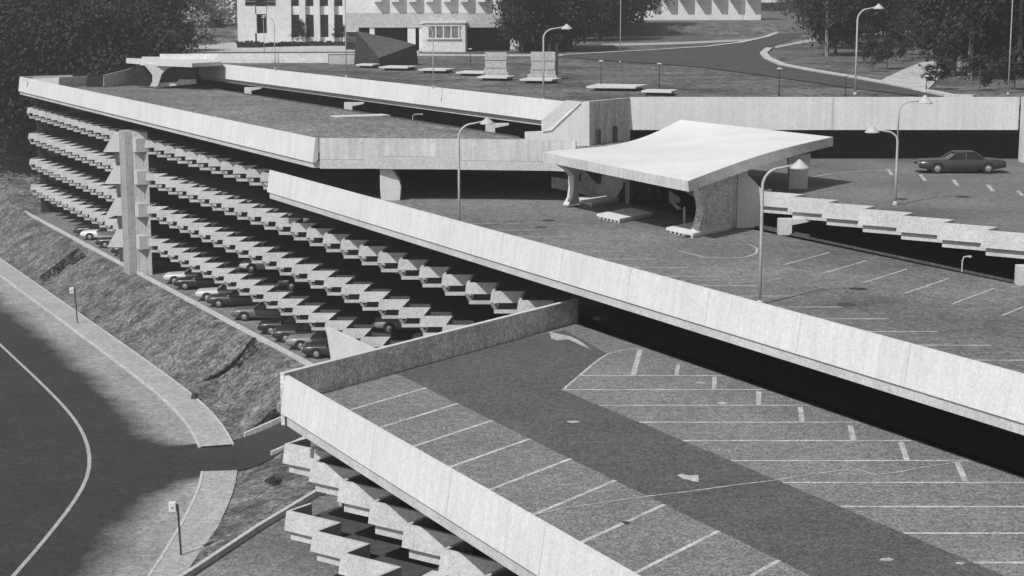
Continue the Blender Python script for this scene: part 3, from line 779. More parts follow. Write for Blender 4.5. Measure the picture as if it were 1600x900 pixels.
for nm, c, la, lb in (('landing_slab', S(925, 320, 2.95), 2.7, 3.0), ('landing_slab', S(968, 345, 2.95), 2.6, 3.6), ('landing_slab', S(1083, 368, 2.95), 2.7, 4.2)):
    bm = NB()
    p0 = Vector((c.x, c.y, 0))
    P = [p0, p0 + DA * la, p0 + DA * la + DL * lb, p0 + DL * lb]
    prism(bm, P, 2.92, 3.06)
    sl_ = obj(nm, bm, M['canopy'], can)
    bm = NB(); k = 0
    while k * .42 < la - .2:
        obox(bm, p0 + DA * (k * .42 + .05) + DL * .03, DA, DL, .2, lb - .1, 2.805, 2.918); k += 1
    obj('slab_rib', bm, M['smooth'], sl_)
bm = NB(); sweep(bm, [(p.x, p.y, 2.8) for p in (S(1072, 372, 2.8), S(1166, 351.5, 2.8), S(1262, 371, 2.8))], [(0, 0), (0, .14), (.16, .14), (.16, 0)]); obj('kerb', bm, M['slate'], can)

far = thing('entrance_canopy', 'small distant pale canopy on a flared pier at the far end of the upper roof', 'canopy', D(250, 135, 186))
bm = NB()
def cslab(pts, Y0, Y1_, th):
    a = [D(x, y, yy) for x, y, yy in pts]; A_ = [bm.verts.new(p) for p in a]; B_ = [bm.verts.new(p - Vector((0, 0, th))) for p in a]
    bm.faces.new(A_); bm.faces.new(B_[::-1])
    for i in range(len(a)): bm.faces.new((A_[i], A_[(i+1) % len(a)], B_[(i+1) % len(a)], B_[i]))
cslab([(219, 96, 186), (300, 99, 181), (346, 96.5, 185), (330, 89, 196), (222, 88.5, 197)], 0, 0, .4)
obj('roof', bm, M['smooth'], far)
bm = NB(); cslab([(197, 93.5, 188), (220, 95.5, 187), (221, 91.5, 193), (198, 90.5, 194)], 0, 0, .35); obj('roof_wing', bm, M['smooth'], far)
bm = NB()
P = [(234, 135), (246, 135), (250, 124), (252, 116), (260, 108), (275, 102), (224, 100), (231, 108), (238, 117), (238, 127)]
a = [bm.verts.new(D(x, y, 184.5)) for x, y in P]; b_ = [bm.verts.new(D(x, y, 184.5) + Vector((0, .6, 0))) for x, y in P]
bm.faces.new(a); bm.faces.new(b_[::-1])
for i in range(len(P)): bm.faces.new((a[i], a[(i+1) % len(P)], b_[(i+1) % len(P)], b_[i]))
obj('pier', bm, M['smooth'], far)
bm = NB(); face_wall(bm, [(252, 126), (256, 102), (306, 101), (304, 128)], 186, .5); obj('stair_wall', bm, M['slate'], far)
bm = NB(); face_wall(bm, [(240, 130), (276, 128), (280, 124), (306, 124), (306, 131), (240, 137)], 185.3, .5); obj('base_wall', bm, M['wallshade'], far)
bm = NB(); face_wall(bm, [(216, 135), (214, 101), (232, 101), (238, 118), (236, 135)], 187, .4); obj('doorway_shade', bm, M['black'], far)  # closed panel, the dark of the opening is all in its colour

# ================================================================== THINGS ON THE REAR ROOF
# faceted dark skylight
sk = thing('skylight', 'dark faceted skylight with sloping top standing on the rear roof', 'skylight', T(600, 104))
yk = T(592, 104).y
f0t, f0b = D(592, 91, yk), D(592, 105, yk); l_t, l_b = D(557, 49, yk + 2.5), D(553, 104, yk + 2.5); r_t, r_b = D(650, 70, yk + 3.5), D(654, 103.5, yk + 3.5)
bk_t, bk_b = D(612, 60, yk + 6), D(615, 101, yk + 6)
bm = NB()
vv = [bm.verts.new(p) for p in (f0t, f0b, l_t, l_b, r_t, r_b, bk_t, bk_b)]
for f in ((0, 1, 3, 2), (0, 4, 5, 1), (2, 3, 7, 6), (4, 6, 7, 5), (1, 5, 7, 3)): bm.faces.new([vv[i] for i in f])
obj('body', bm, mat('dark_slate_cladding', .035, .12, .8, .3, 4), sk)
bm = NB(); vv = [bm.verts.new(p + Vector((0, 0, .03))) for p in (f0t, r_t, bk_t, l_t)]; bm.faces.new((vv[0], vv[1], vv[3])); bm.faces.new((vv[1], vv[2], vv[3]))
obj('roof', bm, mat('slate_roof', .085, .15, .8, .3, 4), sk)
slabs = [((556, 106), 36, 3.5, 'at the foot of the dark skylight, left one'), ((592, 110), 60, 5, 'at the foot of the dark skylight, wide right one'), ((653, 114), 58, 4.5, 'just right of the dark skylight'),
         ((712, 118.5), 58, 4.5, 'left of the nearer vent block'), ((745, 126), 62, 4.0, 'in front of the nearer vent block'), ((812, 130), 66, 4.0, 'in front of the tall vent block'),
         ((916, 142), 100, 5.5, 'wide nearest one behind the corner wall'), ((1002, 149), 60, 3.0, 'partly hidden by the right wing parapet')]
for (x, y), wpx, dp, wh in slabs:
    c = T(x, y, 0); wd = wpx / FPX * c.y
    t = thing('roof_slab', 'flat pale concrete roof slab ' + wh, 'slab', (c.x, c.y, c.z), 0, 'pale slabs lying on the rear roof')
    bm = NB(); q = [Vector((0, 0, 0)), Vector((wd * .75, -.9, 0)), Vector((wd, dp * .5, 0)), Vector((wd * .22, dp * .75, 0))]
    prism(bm, q, .22, .36); obj('top', bm, M['smooth'], t, local=True)
    bm = NB(); q2 = [Vector((wd * .14, .5, 0)), Vector((wd * .72, -.1, 0)), Vector((wd * .9, dp * .45, 0)), Vector((wd * .3, dp * .6, 0))]
    prism(bm, q2, -.4, .219); obj('base', bm, M['slate'], t, local=True)  # dark base colour stands in for the shade beneath the raised slab
for (x0, x1, y0, y1, lab) in ((757, 792, 83, 119, 'squat banded concrete vent block nearer the dark skylight'), (829, 868, 82, 124, 'taller banded concrete vent block beside the dark post')):
    c = T(x0, y1); Yb = c.y; a = D(x0, y1, Yb); b__ = D(x1, y0, Yb); hgt = b__.z - a.z; wd = b__.x - a.x
    t = thing('vent_block', lab, 'roof vent', (a.x + wd / 2, Yb, a.z), 0, 'vent blocks on the rear roof')
    for k, nm in ((0, 'lower_band'), (1, 'middle_band'), (2, 'upper_band')):
        bm = NB(); s_ = .5 * wd * (1.0, .93, .97)[k]; box(bm, -s_, s_, 0, wd * .9, hgt * (k / 3) + (.06 if k else 0), hgt * (k + 1) / 3); obj(nm, bm, M['brick'], t, local=True)
    bm = NB(); s_ = wd * .62; box(bm, -s_, s_ * .9, -.2, wd, -.3, .35); obj('plinth', bm, M['brick'], t, local=True)
    bm = NB(); s_ = wd * .42; box(bm, -s_, s_, .1, wd * .8, .2, hgt - .05); obj('core', bm, M['slate'], t, local=True)
c = T(870, 120); bm = NB(); box(bm, c.x - .13, c.x + .13, c.y, c.y + .26, c.z - .1, c.z + 3.1)
o = obj('post', bm, M['poled']); tag(o, 'short thick dark post beside the taller vent block', 'post')

# ================================================================== HILL ROADS, WALLS, PLAZA
def hpoly(bm, pts, dz): 
    P = [T(x, y, dz) for x, y in pts]; return poly(bm, P)
def hstrip(name, a, b_, dz, m):
    bm = NB()
    for i in range(len(a)-1):
        poly(bm, [T(*a[i], dz), T(*a[i+1], dz), T(*b_[i+1], dz), T(*b_[i], dz)])
    return tag(obj(name, bm, m), kind='structure')
up_ = [(880, 86), (940, 83), (1000, 79.5), (1060, 75.5), (1120, 72), (1160, 67), (1200, 58), (1235, 45), (1262, 33)]
lo_ = [(880, 90), (960, 96), (1040, 101), (1100, 106), (1160, 114), (1210, 121), (1280, 131), (1360, 142), (1440, 151.6)]
bm = NB()
pts = [(860, 89)] + up_ + [(1272, 33), (1266, 45), (1255, 55), (1225, 66), (1195, 76), (1186, 84), (1192, 92), (1215, 102), (1260, 111), (1320, 121), (1380, 132), (1430, 142), (1475, 152)] + lo_[::-1]
f = hpoly(bm, pts, .05); tag(obj('hill_road', bm, M['roadh']), kind='structure')
def hkerb(name, pts, w, label=None, m='kerb', h=.16):
    bm = NB(); sweep(bm, [tuple(T(x, y)) for x, y in pts], [(0, -.1), (0, h), (w, h), (w, -.1)]); return tag(obj(name, bm, M[m]), kind='structure')
hkerb('road_kerb', [(640, 86.5), (760, 87.5), (880, 87.5), (960, 83), (1040, 78.5), (1110, 74), (1160, 68), (1200, 59), (1235, 46), (1262, 34)], 1.0)
hkerb('road_kerb', [(1196, 76), (1187, 84), (1193, 92), (1216, 102), (1261, 111), (1321, 121), (1381, 132), (1431, 142), (1476, 151), (1520, 152)], .9)
hstrip('footpath', [(1372, 128), (1410, 110), (1440, 98), (1470, 95)], [(1445, 146), (1462, 128), (1475, 116), (1483, 108)], .06, M['plaza'])
hstrip('hill_path', [(1210, 73), (1235, 68), (1270, 60)], [(1212, 76), (1238, 71), (1275, 65)], .06, M['walk']).name = 'footpath'
hstrip('hill_path', [(1310, 52), (1360, 49), (1465, 46)], [(1310, 59), (1360, 56), (1465, 54)], .06, M['plaza']).name = 'footpath'
hstrip('verge', [(940, 69), (1060, 66), (1180, 61)], [(940, 73), (1060, 70), (1180, 64)], .05, M['walk']).name = 'footpath'
# plaza in front of the left building
bm = NB(); hpoly(bm, [(240, 88), (655, 84), (655, 70), (560, 60), (375, 55), (300, 20), (268, 20), (240, 60)], .04); tag(obj('plaza', bm, M['plaza']), kind='structure')
bm = NB(); a = T(250, 98); b__ = T(513, 98)
sweep(bm, [(a.x, a.y, a.z), (b__.x, b__.y, b__.z)], [(0, -.4), (0, .95), (.3, .95), (.3, -.4)]); o = obj('terrace_wall', bm, M['white']); tag(o, 'long white terrace wall behind the rear roof parapet', 'wall')
bm = NB(); a = T(514, 100); b__ = T(556, 100)
sweep(bm, [(a.x, a.y, a.z), (b__.x, b__.y, b__.z)], [(0, -.4), (0, .95), (.3, .95), (.3, -.4)]); o = obj('terrace_wall', bm, M['brick']); tag(o, 'short grey stone terrace wall left of the dark skylight', 'wall')
# shadow line on the plaza, drawn as a dark kerb
hkerb('plaza_shadow_line', [(250, 84), (560, 83), (640, 83.5)], .3, m='slate', h=.18)

def hedge(name, label, pts, w, h):
    bm = NB(); rr = random.Random(hash(label) % 99)
    P = [T(x, y) for x, y in pts]
    for a, b__ in zip(P, P[1:]):
        n_ = int((b__ - a).length * 22)
        d_ = (b__ - a)
        for k in range(n_):
            c = a + d_ * rr.random() + Vector((0, rr.uniform(0, w), 0)); c.z += h * (1 - rr.random() ** 2)
            s_ = rr.uniform(.12, .3); ax = Vector((rr.gauss(0, 1), rr.gauss(0, 1), rr.gauss(0, 1))).normalized(); e1 = ax.orthogonal().normalized() * s_; e2 = ax.cross(e1)
            bm.faces.new([bm.verts.new(c + q) for q in (e1, e2, -e1, -e2)])
        a2 = a + Vector((0, .12, 0)); 
        sweep(bm, [(a2.x, a2.y, a.z), (b__.x, b__.y + .12, b__.z)], [(0, -.1), (.05, h * .9), (w * .8, h * .9), (w, -.1)])
    return tag(obj(name, bm, M['hedge'], recalc=False), label, 'hedge')
hedge('hedge', 'small clipped dark hedge at the foot of the left white building', [(370, 75), (405, 75)], 1.5, .8)
hedge('hedge', 'long low dark hedge in front of the tall windows of the left white building', [(406, 74.5), (480, 72.5), (558, 72)], 1.2, .55)
hedge('hedge', 'long dark hedge in front of the far right louvred building', [(1065, 47), (1110, 47), (1150, 48), (1186, 46)], 2.0, 1.1)
hedge('hedge', 'dark hedge running under the middle trees', [(960, 50), (1010, 51), (1064, 50)], 1.5, .9)

# ================================================================== BUILDINGS
def bwall(bm, x0, x1, y0, y1, Y, th, off=0.0):      # survey rectangle (px) at distance Y, extruded backwards
    a, b__ = D(x0, y1, Y), D(x1, y0, Y); box(bm, a.x, b__.x, Y - off, Y + th, a.z, b__.z)
# --- A
YA = T(460, 68).y
bA = thing('campus_building', 'white two storey campus building with five tall dark windows, far left', 'building', D(460, 68, YA))
bm = NB()
bwall(bm, 372, 398.5, -60, 68, YA, 12); bwall(bm, 417.5, 453, -60, 68, YA, 12); bwall(bm, 399, 417, 9.5, 22, YA, 3); bwall(bm, 399, 417, 52, 68, YA, 3); bwall(bm, 398.6, 417.4, -60, -6, YA, 3)
obj('wall', bm, M['white'], bA)
for i in range(6):
    x0 = 453.2 + 22.6 * i + 15.5
    bm = NB(); bwall(bm, x0, x0 + 7, -60, 66, YA, 1.2, .35); obj('column', bm, M['white'], bA)
bm = NB(); bwall(bm, 453.2, 600, 9.5, 23, YA + .35, .8); bwall(bm, 453.2, 600, 58, 68, YA + .35, .8); bwall(bm, 453.2, 600, -60, -8, YA + .35, .8); obj('spandrel', bm, M['white'], bA)
bm = NB(); bwall(bm, 574, 600, -5, 66, YA + .3, 11); obj('wall', bm, M['white'], bA)
for i in range(5):
    x0 = 453.2 + 22.6 * i
    for y0, y1 in ((23, 58), (-8, 9.5)):
        bm = NB(); bwall(bm, x0 - 2, x0 + 20, y0, y1, YA + .9, .1); obj('window', bm, M['glass'], bA)
bm = NB(); bwall(bm, 398.8, 417.2, 22, 52, YA + .6, .1); obj('window', bm, M['glass'], bA)
bm = NB(); bwall(bm, 383, 430, 3, 8, YA - .12, .3); bwall(bm, 383, 430, -4, 1, YA - .12, .3); o = obj('window', bm, M['glass'], bA)
# --- B
YB = T(690, 80).y
bB = thing('campus_building', 'wide pale building with projecting bays and a dark open ground floor behind the skylight', 'building', D(690, 80, YB))
bm = NB(); bwall(bm, 541, 895, -60, 20, YB, 14); obj('wall', bm, M['white'], bB)
bm = NB(); bwall(bm, 560, 895, 20.05, 43, YB - .12, 14); bwall(bm, 541, 559.9, 20.05, 50, YB - .02, 1.0); obj('spandrel', bm, M['brick'], bB)
for i in range(9):
    x0 = 587 + 27.0 * i
    bm = NB(); a, b__ = D(x0, 3, YB), D(x0 + 9, -70, YB)
    for Q in ([(a.x, YB - 1.15), (b__.x, YB - 1.15), (b__.x + .25, YB - .13), (a.x - .25, YB - .13)],): prism(bm, [Vector((p[0], p[1], 0)) for p in Q], a.z, b__.z)
    obj('bay', bm, M['white'], bB)
for x0, x1 in ((578, 585), (637, 649), (655, 660), (723, 730), (797, 811), (856, 866)):
    bm = NB(); bwall(bm, x0, x1, 43, 80, YB, .7); obj('column', bm, M['white'], bB)
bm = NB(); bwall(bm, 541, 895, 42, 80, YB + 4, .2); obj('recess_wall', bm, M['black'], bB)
bm = NB(); bwall(bm, 541, 577.9, 50, 66, YB + .4, .3); obj('recess_wall', bm, M['slate'], bB)
k_ = NB(); bwall(k_, 659.5, 727, 36, 81, YB - 1.9, 1.9); kiosk = obj('entrance_box', k_, M['white'], bB)
bm = NB(); bwall(bm, 657, 729, 33.5, 36, YB - 2.1, 2.05); obj('cornice', bm, M['white'], kiosk)
bm = NB(); bwall(bm, 669, 717, 42, 58.5, YB - 1.98, .06); obj('pane', bm, M['glassl'], kiosk)
bm = NB()
for x0 in (668, 680, 692, 704, 716): bwall(bm, x0, x0 + 2, 41, 59, YB - 2.06, .07)
bwall(bm, 666, 720, 59, 61.5, YB - 2.1, .12); bwall(bm, 666, 720, 39.5, 41, YB - 2.1, .12); obj('window_frame', bm, M['white'], kiosk)
# --- C
YC = T(1100, 43.5).y
bC = thing('campus_building', 'pale windowless building with a row of projecting bays, behind the far hedge', 'building', D(1100, 43, YC))
bm = NB(); bwall(bm, 960, 1191, -60, 43, YC, 16); obj('wall', bm, M['white'], bC)
for i in range(8):
    x0 = 984 + 26.3 * i
    bm = NB(); a, b__ = D(x0, 0, YC), D(x0 + 11, -70, YC)
    prism(bm, [Vector((p[0], p[1], 0)) for p in [(a.x, YC - 1.9), (b__.x, YC - 1.9), (b__.x + .25, YC - .003), (a.x - .25, YC - .003)]], a.z, b__.z); obj('bay', bm, M['white'], bC)
bm = NB(); bwall(bm, 1585, 1700, 43, 82, 255, 10)
oD = obj('campus_building', bm, M['white']); tag(oD, 'small pale building glimpsed between the trees at the right edge', 'building')
bm = NB(); bwall(bm, 1196, 1238, -12, 4, 460, 8); oD = obj('shed', bm, M['white']); tag(oD, 'low pale shed at the top edge beside the hill road', 'shed')

# ================================================================== TREES
def tree_mesh(seed, h, r, crown0, nclump, nleaf, leaf=.32, flat=1.0, cone=False, cl_r=.22):
    rr = random.Random(seed)
    tb = NB()
    lean = Vector((rr.uniform(-.03, .03), rr.uniform(-.03, .03), 1))
    pts = [Vector((0, 0, -.3))] + [Vector((lean.x * h * t_ + rr.uniform(-.08, .08), lean.y * h * t_ + rr.uniform(-.08, .08), h * t_)) for t_ in (.15, .35, .55, .8, .95)]
    tube(tb, pts, .022 * h, 7, .01 * h * .4)
    cb = NB(); cl = []
    for i in range(nclump):
        t_ = rr.random() ** (.8 if not cone else 1.3); z = h * (crown0 + (1 - crown0) * t_)
        prof = (math.sin(math.pi * min(1, .12 + .86 * t_)) ** .6) if not cone else (1.05 - t_)
        rad = r * prof * math.sqrt(rr.uniform(.12, 1)); a = rr.uniform(0, 2 * math.pi)
        cl.append((Vector((math.cos(a) * rad + lean.x * z, math.sin(a) * rad + lean.y * z, z)), rr.uniform(.7, 1.3)))
    for c, s_ in cl:
        if rr.random() < .5: tube(tb, [Vector((lean.x * c.z * .8, lean.y * c.z * .8, max(h * crown0 * .8, c.z - r * .5))), c], .006 * h, 5, .002 * h)
        for k in range(nleaf):
            d_ = Vector((rr.gauss(0, 1), rr.gauss(0, 1), rr.gauss(0, .7) * flat)) * r * cl_r * s_
            ax = (Vector((rr.gauss(0, 1), rr.gauss(0, 1), rr.gauss(0, 1) + .6))).normalized(); e1 = ax.orthogonal().normalized() * leaf * rr.uniform(.5, 1.2); e2 = ax.cross(e1) * .8
            p = c + d_
            cb.faces.new([cb.verts.new(p + q) for q in (e1, e2, -e1, -e2)])
    def fin(b__, n_):
        me = bpy.data.meshes.new(n_); b__.to_mesh(me); b__.free(); return me
    return fin(cb, 'crown'), fin(tb, 'trunk')
KT = {}
def make_kind(k, leafm, barkm, *a, **kw):
    out = []
    for s_ in range(3):
        c, t_ = tree_mesh(hash(k) % 50 + s_ * 7 + len(k), *a, **kw); c.materials.append(leafm); t_.materials.append(barkm); out.append((c, t_))
    KT[k] = out
make_kind('forest', M['leaf'], M['bark'], 16, 5.2, .12, 70, 130, leaf=.26)
make_kind('wood', M['leaf'], M['bark'], 13, 4.4, .14, 62, 110, leaf=.24)
make_kind('street', M['leaf'], M['barkl'], 13, 3.8, .3, 42, 100, leaf=.22, cl_r=.25)
make_kind('small', M['leaf'], M['bark'], 3.6, 1.3, .22, 18, 70, leaf=.13)
make_kind('pale', M['leafp'], M['bark'], 6, 3.0, .1, 30, 70, leaf=.2)
tcount = {}
def tree(kind, pos, sc, label, group=None, name='tree'):
    i = tcount.get(kind, 0); tcount[kind] = i + 1
    t = thing(name, label, 'tree', pos, random.uniform(0, 6.28), group)
    t.scale = (sc * random.uniform(.9, 1.1), sc * random.uniform(.9, 1.1), sc * random.uniform(.92, 1.1))
    c, k = KT[kind][i % 3]
    for n_, me in (('crown', c), ('trunk', k)):
        o = bpy.data.objects.new(n_, me); COL.objects.link(o); o.parent = t
    return t
# dense wood upper left, beyond the far end of the garage
GF = 'dense dark wood beyond the far end of the garage'
fp = []
for row, (Y, z, n_, s_) in enumerate(((206, -2, 8, .95), (222, 1, 9, 1.0), (242, 3, 9, 1.1), (268, 5, 9, 1.2))):
    for k in range(n_):
        px = -40 + 330 * (k + .5 * (row % 2)) / n_ + random.uniform(-8, 8)
        if px > 250 - row * 3: continue
        fp.append((D(px, 100, Y + random.uniform(-4, 4)), z, s_))
WL = ['dark broadleaf tree in the dense wood at the far left, behind the garage end']
for p, z, s_ in fp:
    tree('forest', (p.x, p.y, z), s_ * random.uniform(.85, 1.1), WL[0], GF)
for k, (px, Y, z) in enumerate(((-30, 206, 0), (-8, 208, 0), (14, 212, 1), (-25, 216, 2))):
    p = D(px, 200, Y); tree('forest', (p.x, p.y, z), .6, 'dark tree at the left edge of the photo beside the far garage corner', 'trees at the left edge')
# bright leafy clutter and a few pale trees left of the white building
for px, py, s_, lab in ((284, 60, 1.7, 'pale sunlit tree nearest the dark wood'), (348, 56, 1.9, 'pale sunlit round tree left of the white building'), (300, 66, .8, 'low pale bush in front of the pale trees'), (318, 60, 1.2, 'pale tree between the two larger pale trees')):
    tree('pale', T(px, py), s_, lab, 'pale trees left of the white building')
for px, py, s_, lab in ((410, 66, .9, 'small dark tree before the single window of the left white building'), (474, 68, 1.0, 'round dark small tree before the first tall window'), (466, 69, .7, 'small dark shrub tree hugging the first column'), (530, 68, .75, 'small dark tree between the tall windows'), (547, 72, .8, 'small dark tree beside the skylight top'), (340, 62, .8, 'small dark tree on the pale plaza')):
    tree('small', T(px, py), s_, lab, 'small trees along the left white building')
# middle group in front of building B / C
GM = 'tall trees between the two campus buildings'
mid = [(816, 82, .8), (838, 80, .85), (862, 81, .85), (888, 80, .85), (912, 64, 1.1), (938, 62, 1.1), (962, 57, 1.1), (1003, 53, 1.2)]
for px, py, s_ in ((823, 79.5, .8), (850, 79, .9), (875, 78, .9), (900, 58, 1.2), (926, 56, 1.2), (950, 54, 1.2), (975, 52, 1.1)): tree('wood' if True else '', T(px, py), s_, 'dark tree in the back row of the group between the campus buildings', 'back row of dark trees between the campus buildings')
ml_ = ['leftmost tall dark tree of the middle group, against the pale building', 'second tall dark tree from the left in the middle group', 'tall dark tree behind the taller vent block', 'bushy tall dark tree just right of the bright street lamp', 'tall slender trunked tree in the middle of the middle group', 'tall dark tree beside the thin light pole behind the lawn', 'tall dark tree third from the right end of the middle group', 'rightmost tree of the middle group, overhanging the louvred building']
for (px, py, s_), l_ in zip(mid, ml_): tree('street' if px > 990 else 'wood', T(px, py), s_, l_, GM)
# right hand groups
GR = 'dark trees on the right hillside'
rgt = [(1292, 88, 1.0), (1305, 86, .9), (1322, 70, 1.1), (1345, 62, .9), (1380, 56, .8), (1410, 46, .8), (1440, 48, .9), (1470, 92, .9), (1490, 118, .95), (1515, 124, 1.05), (1535, 96, 1.1), (1560, 120, .9), (1590, 122, 1.1), (1610, 90, 1.2), (1275, 36, .9), (1350, 34, 1.1), (1500, 60, 1.1), (1560, 50, 1.2), (1615, 118, .9), (1420, 30, 1.1), (1245, 33, 1.0), (1460, 26, 1.2), (1300, 76, 1.0), (1330, 74, 1.0), (1315, 60, 1.2), (1430, 66, 1.0), (1455, 74, 1.0), (1480, 84, 1.05), (1502, 90, 1.1), (1530, 82, 1.2), (1548, 108, 1.0), (1575, 100, 1.1), (1600, 104, 1.1), (1500, 110, .95), (1390, 66, .9), (1360, 72, .85), (1280, 60, 1.0), (1525, 60, 1.3)]
def rlab(px, py):
    if py < 52: return 'far dark tree in the back row on the right hillside, beyond the pale upper path', 'far trees beyond the upper path at right'
    if px < 1335: return 'dark tree in the clump between the hill road bend and the tall curved lamp', 'clump between road bend and curved lamp'
    if px < 1470: return 'dark tree behind the pale footpath, right of the tall curved lamp', 'trees behind the pale footpath'
    if px < 1540: return 'dark tree in the dense clump immediately right of the pale footpath', 'clump right of the pale footpath'
    return 'dark tree in the clump at the right edge around the tall thin pole', 'clump at the right edge of the hillside'
for i, (px, py, s_) in enumerate(rgt):
    l_, g_ = rlab(px, py)
    tree('wood' if i % 3 else 'street', T(px, py), s_, l_, g_)
for (px, py, s_) in ((1385, 108, .9), (1400, 96, 1.0), (1362, 112, .8), (1426, 86, .9), (1475, 120, .8), (1585, 140, .9), (1460, 140, .7), (1530, 142, .8), (1350, 98, 1.0), (1400, 78, 1.1), (1450, 76, .9)):
    tree('small', T(px, py), s_, 'low dark bush on the shaded slope beside the pale footpath', 'bushes on the right slope', name='bush')
# far tree line as one mass
bm = NB(); rr = random.Random(3)
for k in range(16000):
    x = rr.uniform(-260, 330); y = rr.uniform(500, 560) if x > -95 else rr.uniform(290, 330)
    z = hill_z(x, y) + rr.uniform(0, 1) ** .8 * (15 + 4 * math.sin(x * .13) + 3 * math.sin(x * .31))
    ax = Vector((rr.gauss(0, 1), rr.gauss(0, 1), rr.gauss(0, 1))).normalized(); s_ = rr.uniform(.7, 1.5); e1 = ax.orthogonal().normalized() * s_; e2 = ax.cross(e1)
    bm.faces.new([bm.verts.new(Vector((x, y, z)) + q) for q in (e1, e2, -e1, -e2)])
tag(obj('woodland', bm, M['leaf'], recalc=False), 'far dark woodland closing the view behind the campus', 'woodland', kind='stuff')
# shrubs at the foot of the buildings as pale ground cover patch
# ================================================================== LAMPS, SIGNS
def arc_pts(x0, z0, dx, h):       # quarter bend then arm
    out = []
    for k in range(7):
        a = k / 6 * math.pi / 2; out.append((x0 + dx * .45 * (1 - math.cos(a)), z0 - h * .16 + h * .16 * math.sin(a)))
    return out
def lamp(base, h, arm, label, r=.07, m='pole', head='cone', ang=0, group='curved arm street lamps'):
    t = thing('street_lamp', label, 'street lamp', base, ang, group)
    bm = NB(); pts = [Vector((0, 0, -.05)), Vector((0, 0, h * .5)), Vector((0, 0, h * .84))]
    if arm:
        s_ = 1 if arm > 0 else -1; bend = min(abs(arm) * .5, .9)
        for k in range(1, 7):
            a = k / 6 * math.pi / 2; pts.append(Vector((s_ * bend * (1 - math.cos(a)), 0, h * .84 + (h * .13) * math.sin(a))))
        pts.append(Vector((arm, 0, h)))
    else: pts.append(Vector((0, 0, h)))
    tube(bm, pts, r, 8, r * .65); obj('pole', bm, M[m], t, local=True, smooth=True)
    bm = NB()
    if head == 'cone': lathe(bm, (arm, 0, h - .16), [(.40, -.04), (.40, .0), (.22, .17), (.08, .29), (.03, .34)], 16)
    elif head == 'flat': lathe(bm, (arm, 0, h), [(.16, -.03), (.24, .02), (.15, .09), (.03, .12)], 12)
    elif head == 'globe': lathe(bm, (arm, 0, h), [(.05, -.12), (.14, -.05), (.14, .05), (.05, .12)], 10)
    obj('lamp_shade', bm, M['cap'], t, local=True, smooth=False)
    bm = NB(); lathe(bm, (0, 0, 0), [(r * 2, 0), (r * 2, .12), (r * 1.1, .2)], 10); obj('base_plate', bm, M[m], t, local=True)
    return t
c = W(92.3, 39.0); lamp((-2.9, 94.2, 2.8), 6.0, 1.55, 'curved arm lamp on the middle deck before the dark opening under the roof')
c = S(1187, 476, 2.8); lamp((c.x, c.y, 2.8), 5.9, 1.5, 'nearest curved arm lamp, on the middle deck in front of the canopy')
c = W(74.0, 59.0); c = D(1398.5, 325, 94); tl = lamp((c.x, c.y, 4.2), 4.15, -1.4, 'two armed lamp on the right deck, one cone low left, one high right')
bm = NB(); tube(bm, [(0, 0, 3.4), (0, 0, 5.1), (.12, 0, 5.4), (.45, 0, 5.62), (1.35, 0, 5.7)], .05, 8); obj('arm', bm, M['pole'], tl, local=True, smooth=True)
bm = NB(); lathe(bm, (1.4, 0, 5.58), [(.42, -.06), (.42, .0), (.24, .2), (.10, .34), (.04, .4)], 16); obj('lamp_shade', bm, M['cap'], tl, local=True)
c = D(849, 150, 124.6); lamp((c.x, c.y, 8.0), 5.3, 1.65, 'lamp on the rear roof whose bright cone stands out against the dark trees')
c = D(1336, 148, 127); lamp((c.x, c.y, 8.3), 6.4, 1.5, 'dim curved lamp behind the right wing wall, near the hill road')
c = D(541, 117, 158); lamp((c.x, c.y, 8.1), 8.5, 0, 'tall thin pole on the rear roof left of the skylight', .06)
c = D(430, 105, 172); lamp((c.x, c.y, 8.2), 5.2, -1.0, 'thin pale lamp before the white terrace wall', .045, head='flat')
c = D(413, 84, 190); lamp((c.x, c.y, 9.4), 3.6, 0, 'short thin lamp in front of the small tree by the white wall', .04, head='flat')
c = D(677, 132, 138); lamp((c.x, c.y, 8.2), 5.0, -.9, 'thin pale lamp in front of the pale entrance box', .045, head='flat')
c = T(969, 98); lamp(tuple(c), 8.5, 0, 'tall thin pole rising from the lawn before the middle trees', .05)
c = T(1160, 56); lamp(tuple(c), 8.5, 0, 'tall thin pole by the road in front of the louvred building', .05)
c = D(1575, 149, 127); lamp((c.x, c.y, 8.3), 8.5, 0, 'tall thin pale pole by the trees near the right edge', .045)
GBL = 'short path lamps on the lawn behind the right wing'
for px, py, h, l_ in ((939, 139, 2.2, 'short path lamp leftmost on the lawn behind the corner wall'), (1030, 137, 1.9, 'short path lamp in the middle of the lawn'), (1217, 150, 2.0, 'short path lamp rising behind the right wing wall below the road bend'), (1321, 150, 1.5, 'short path lamp behind the wall below the kerb bend'), (1447, 144, 1.2, 'short path lamp beside the pale footpath'), (735, 97, 1.4, 'short path lamp in front of the dark garage opening'), (1255, 70, 1.2, 'short path lamp on the far bend of the hill road')):
    c = T(px, py); lamp(tuple(c), h, 0, l_, .04, 'poled', 'flat', group=GBL)
for px, py, z, arm, l_ in ((645, 189, 5.6, .75, 'low hooked pipe lamp at the edge of the upper roof'), (1503, 425, 2.8, .35, 'low hooked pipe lamp at the void edge of the middle deck')):
    c = S(px, py, z); t = thing('edge_lamp', l_, 'lamp', (c.x, c.y, z)); bm = NB()
    h_ = .55 if arm > .5 else .75
    tube(bm, [(0, 0, 0), (0, 0, h_ * .7), (arm * .2, 0, h_ * .95), (arm, 0, h_)], .035, 6); obj('pipe', bm, M['pole'], t, local=True)
    bm = NB(); lathe(bm, (arm, 0, h_ - .03), [(.09, -.03), (.09, .03), (.04, .05)], 8); obj('lamp_shade', bm, M['pole'], t, local=True)

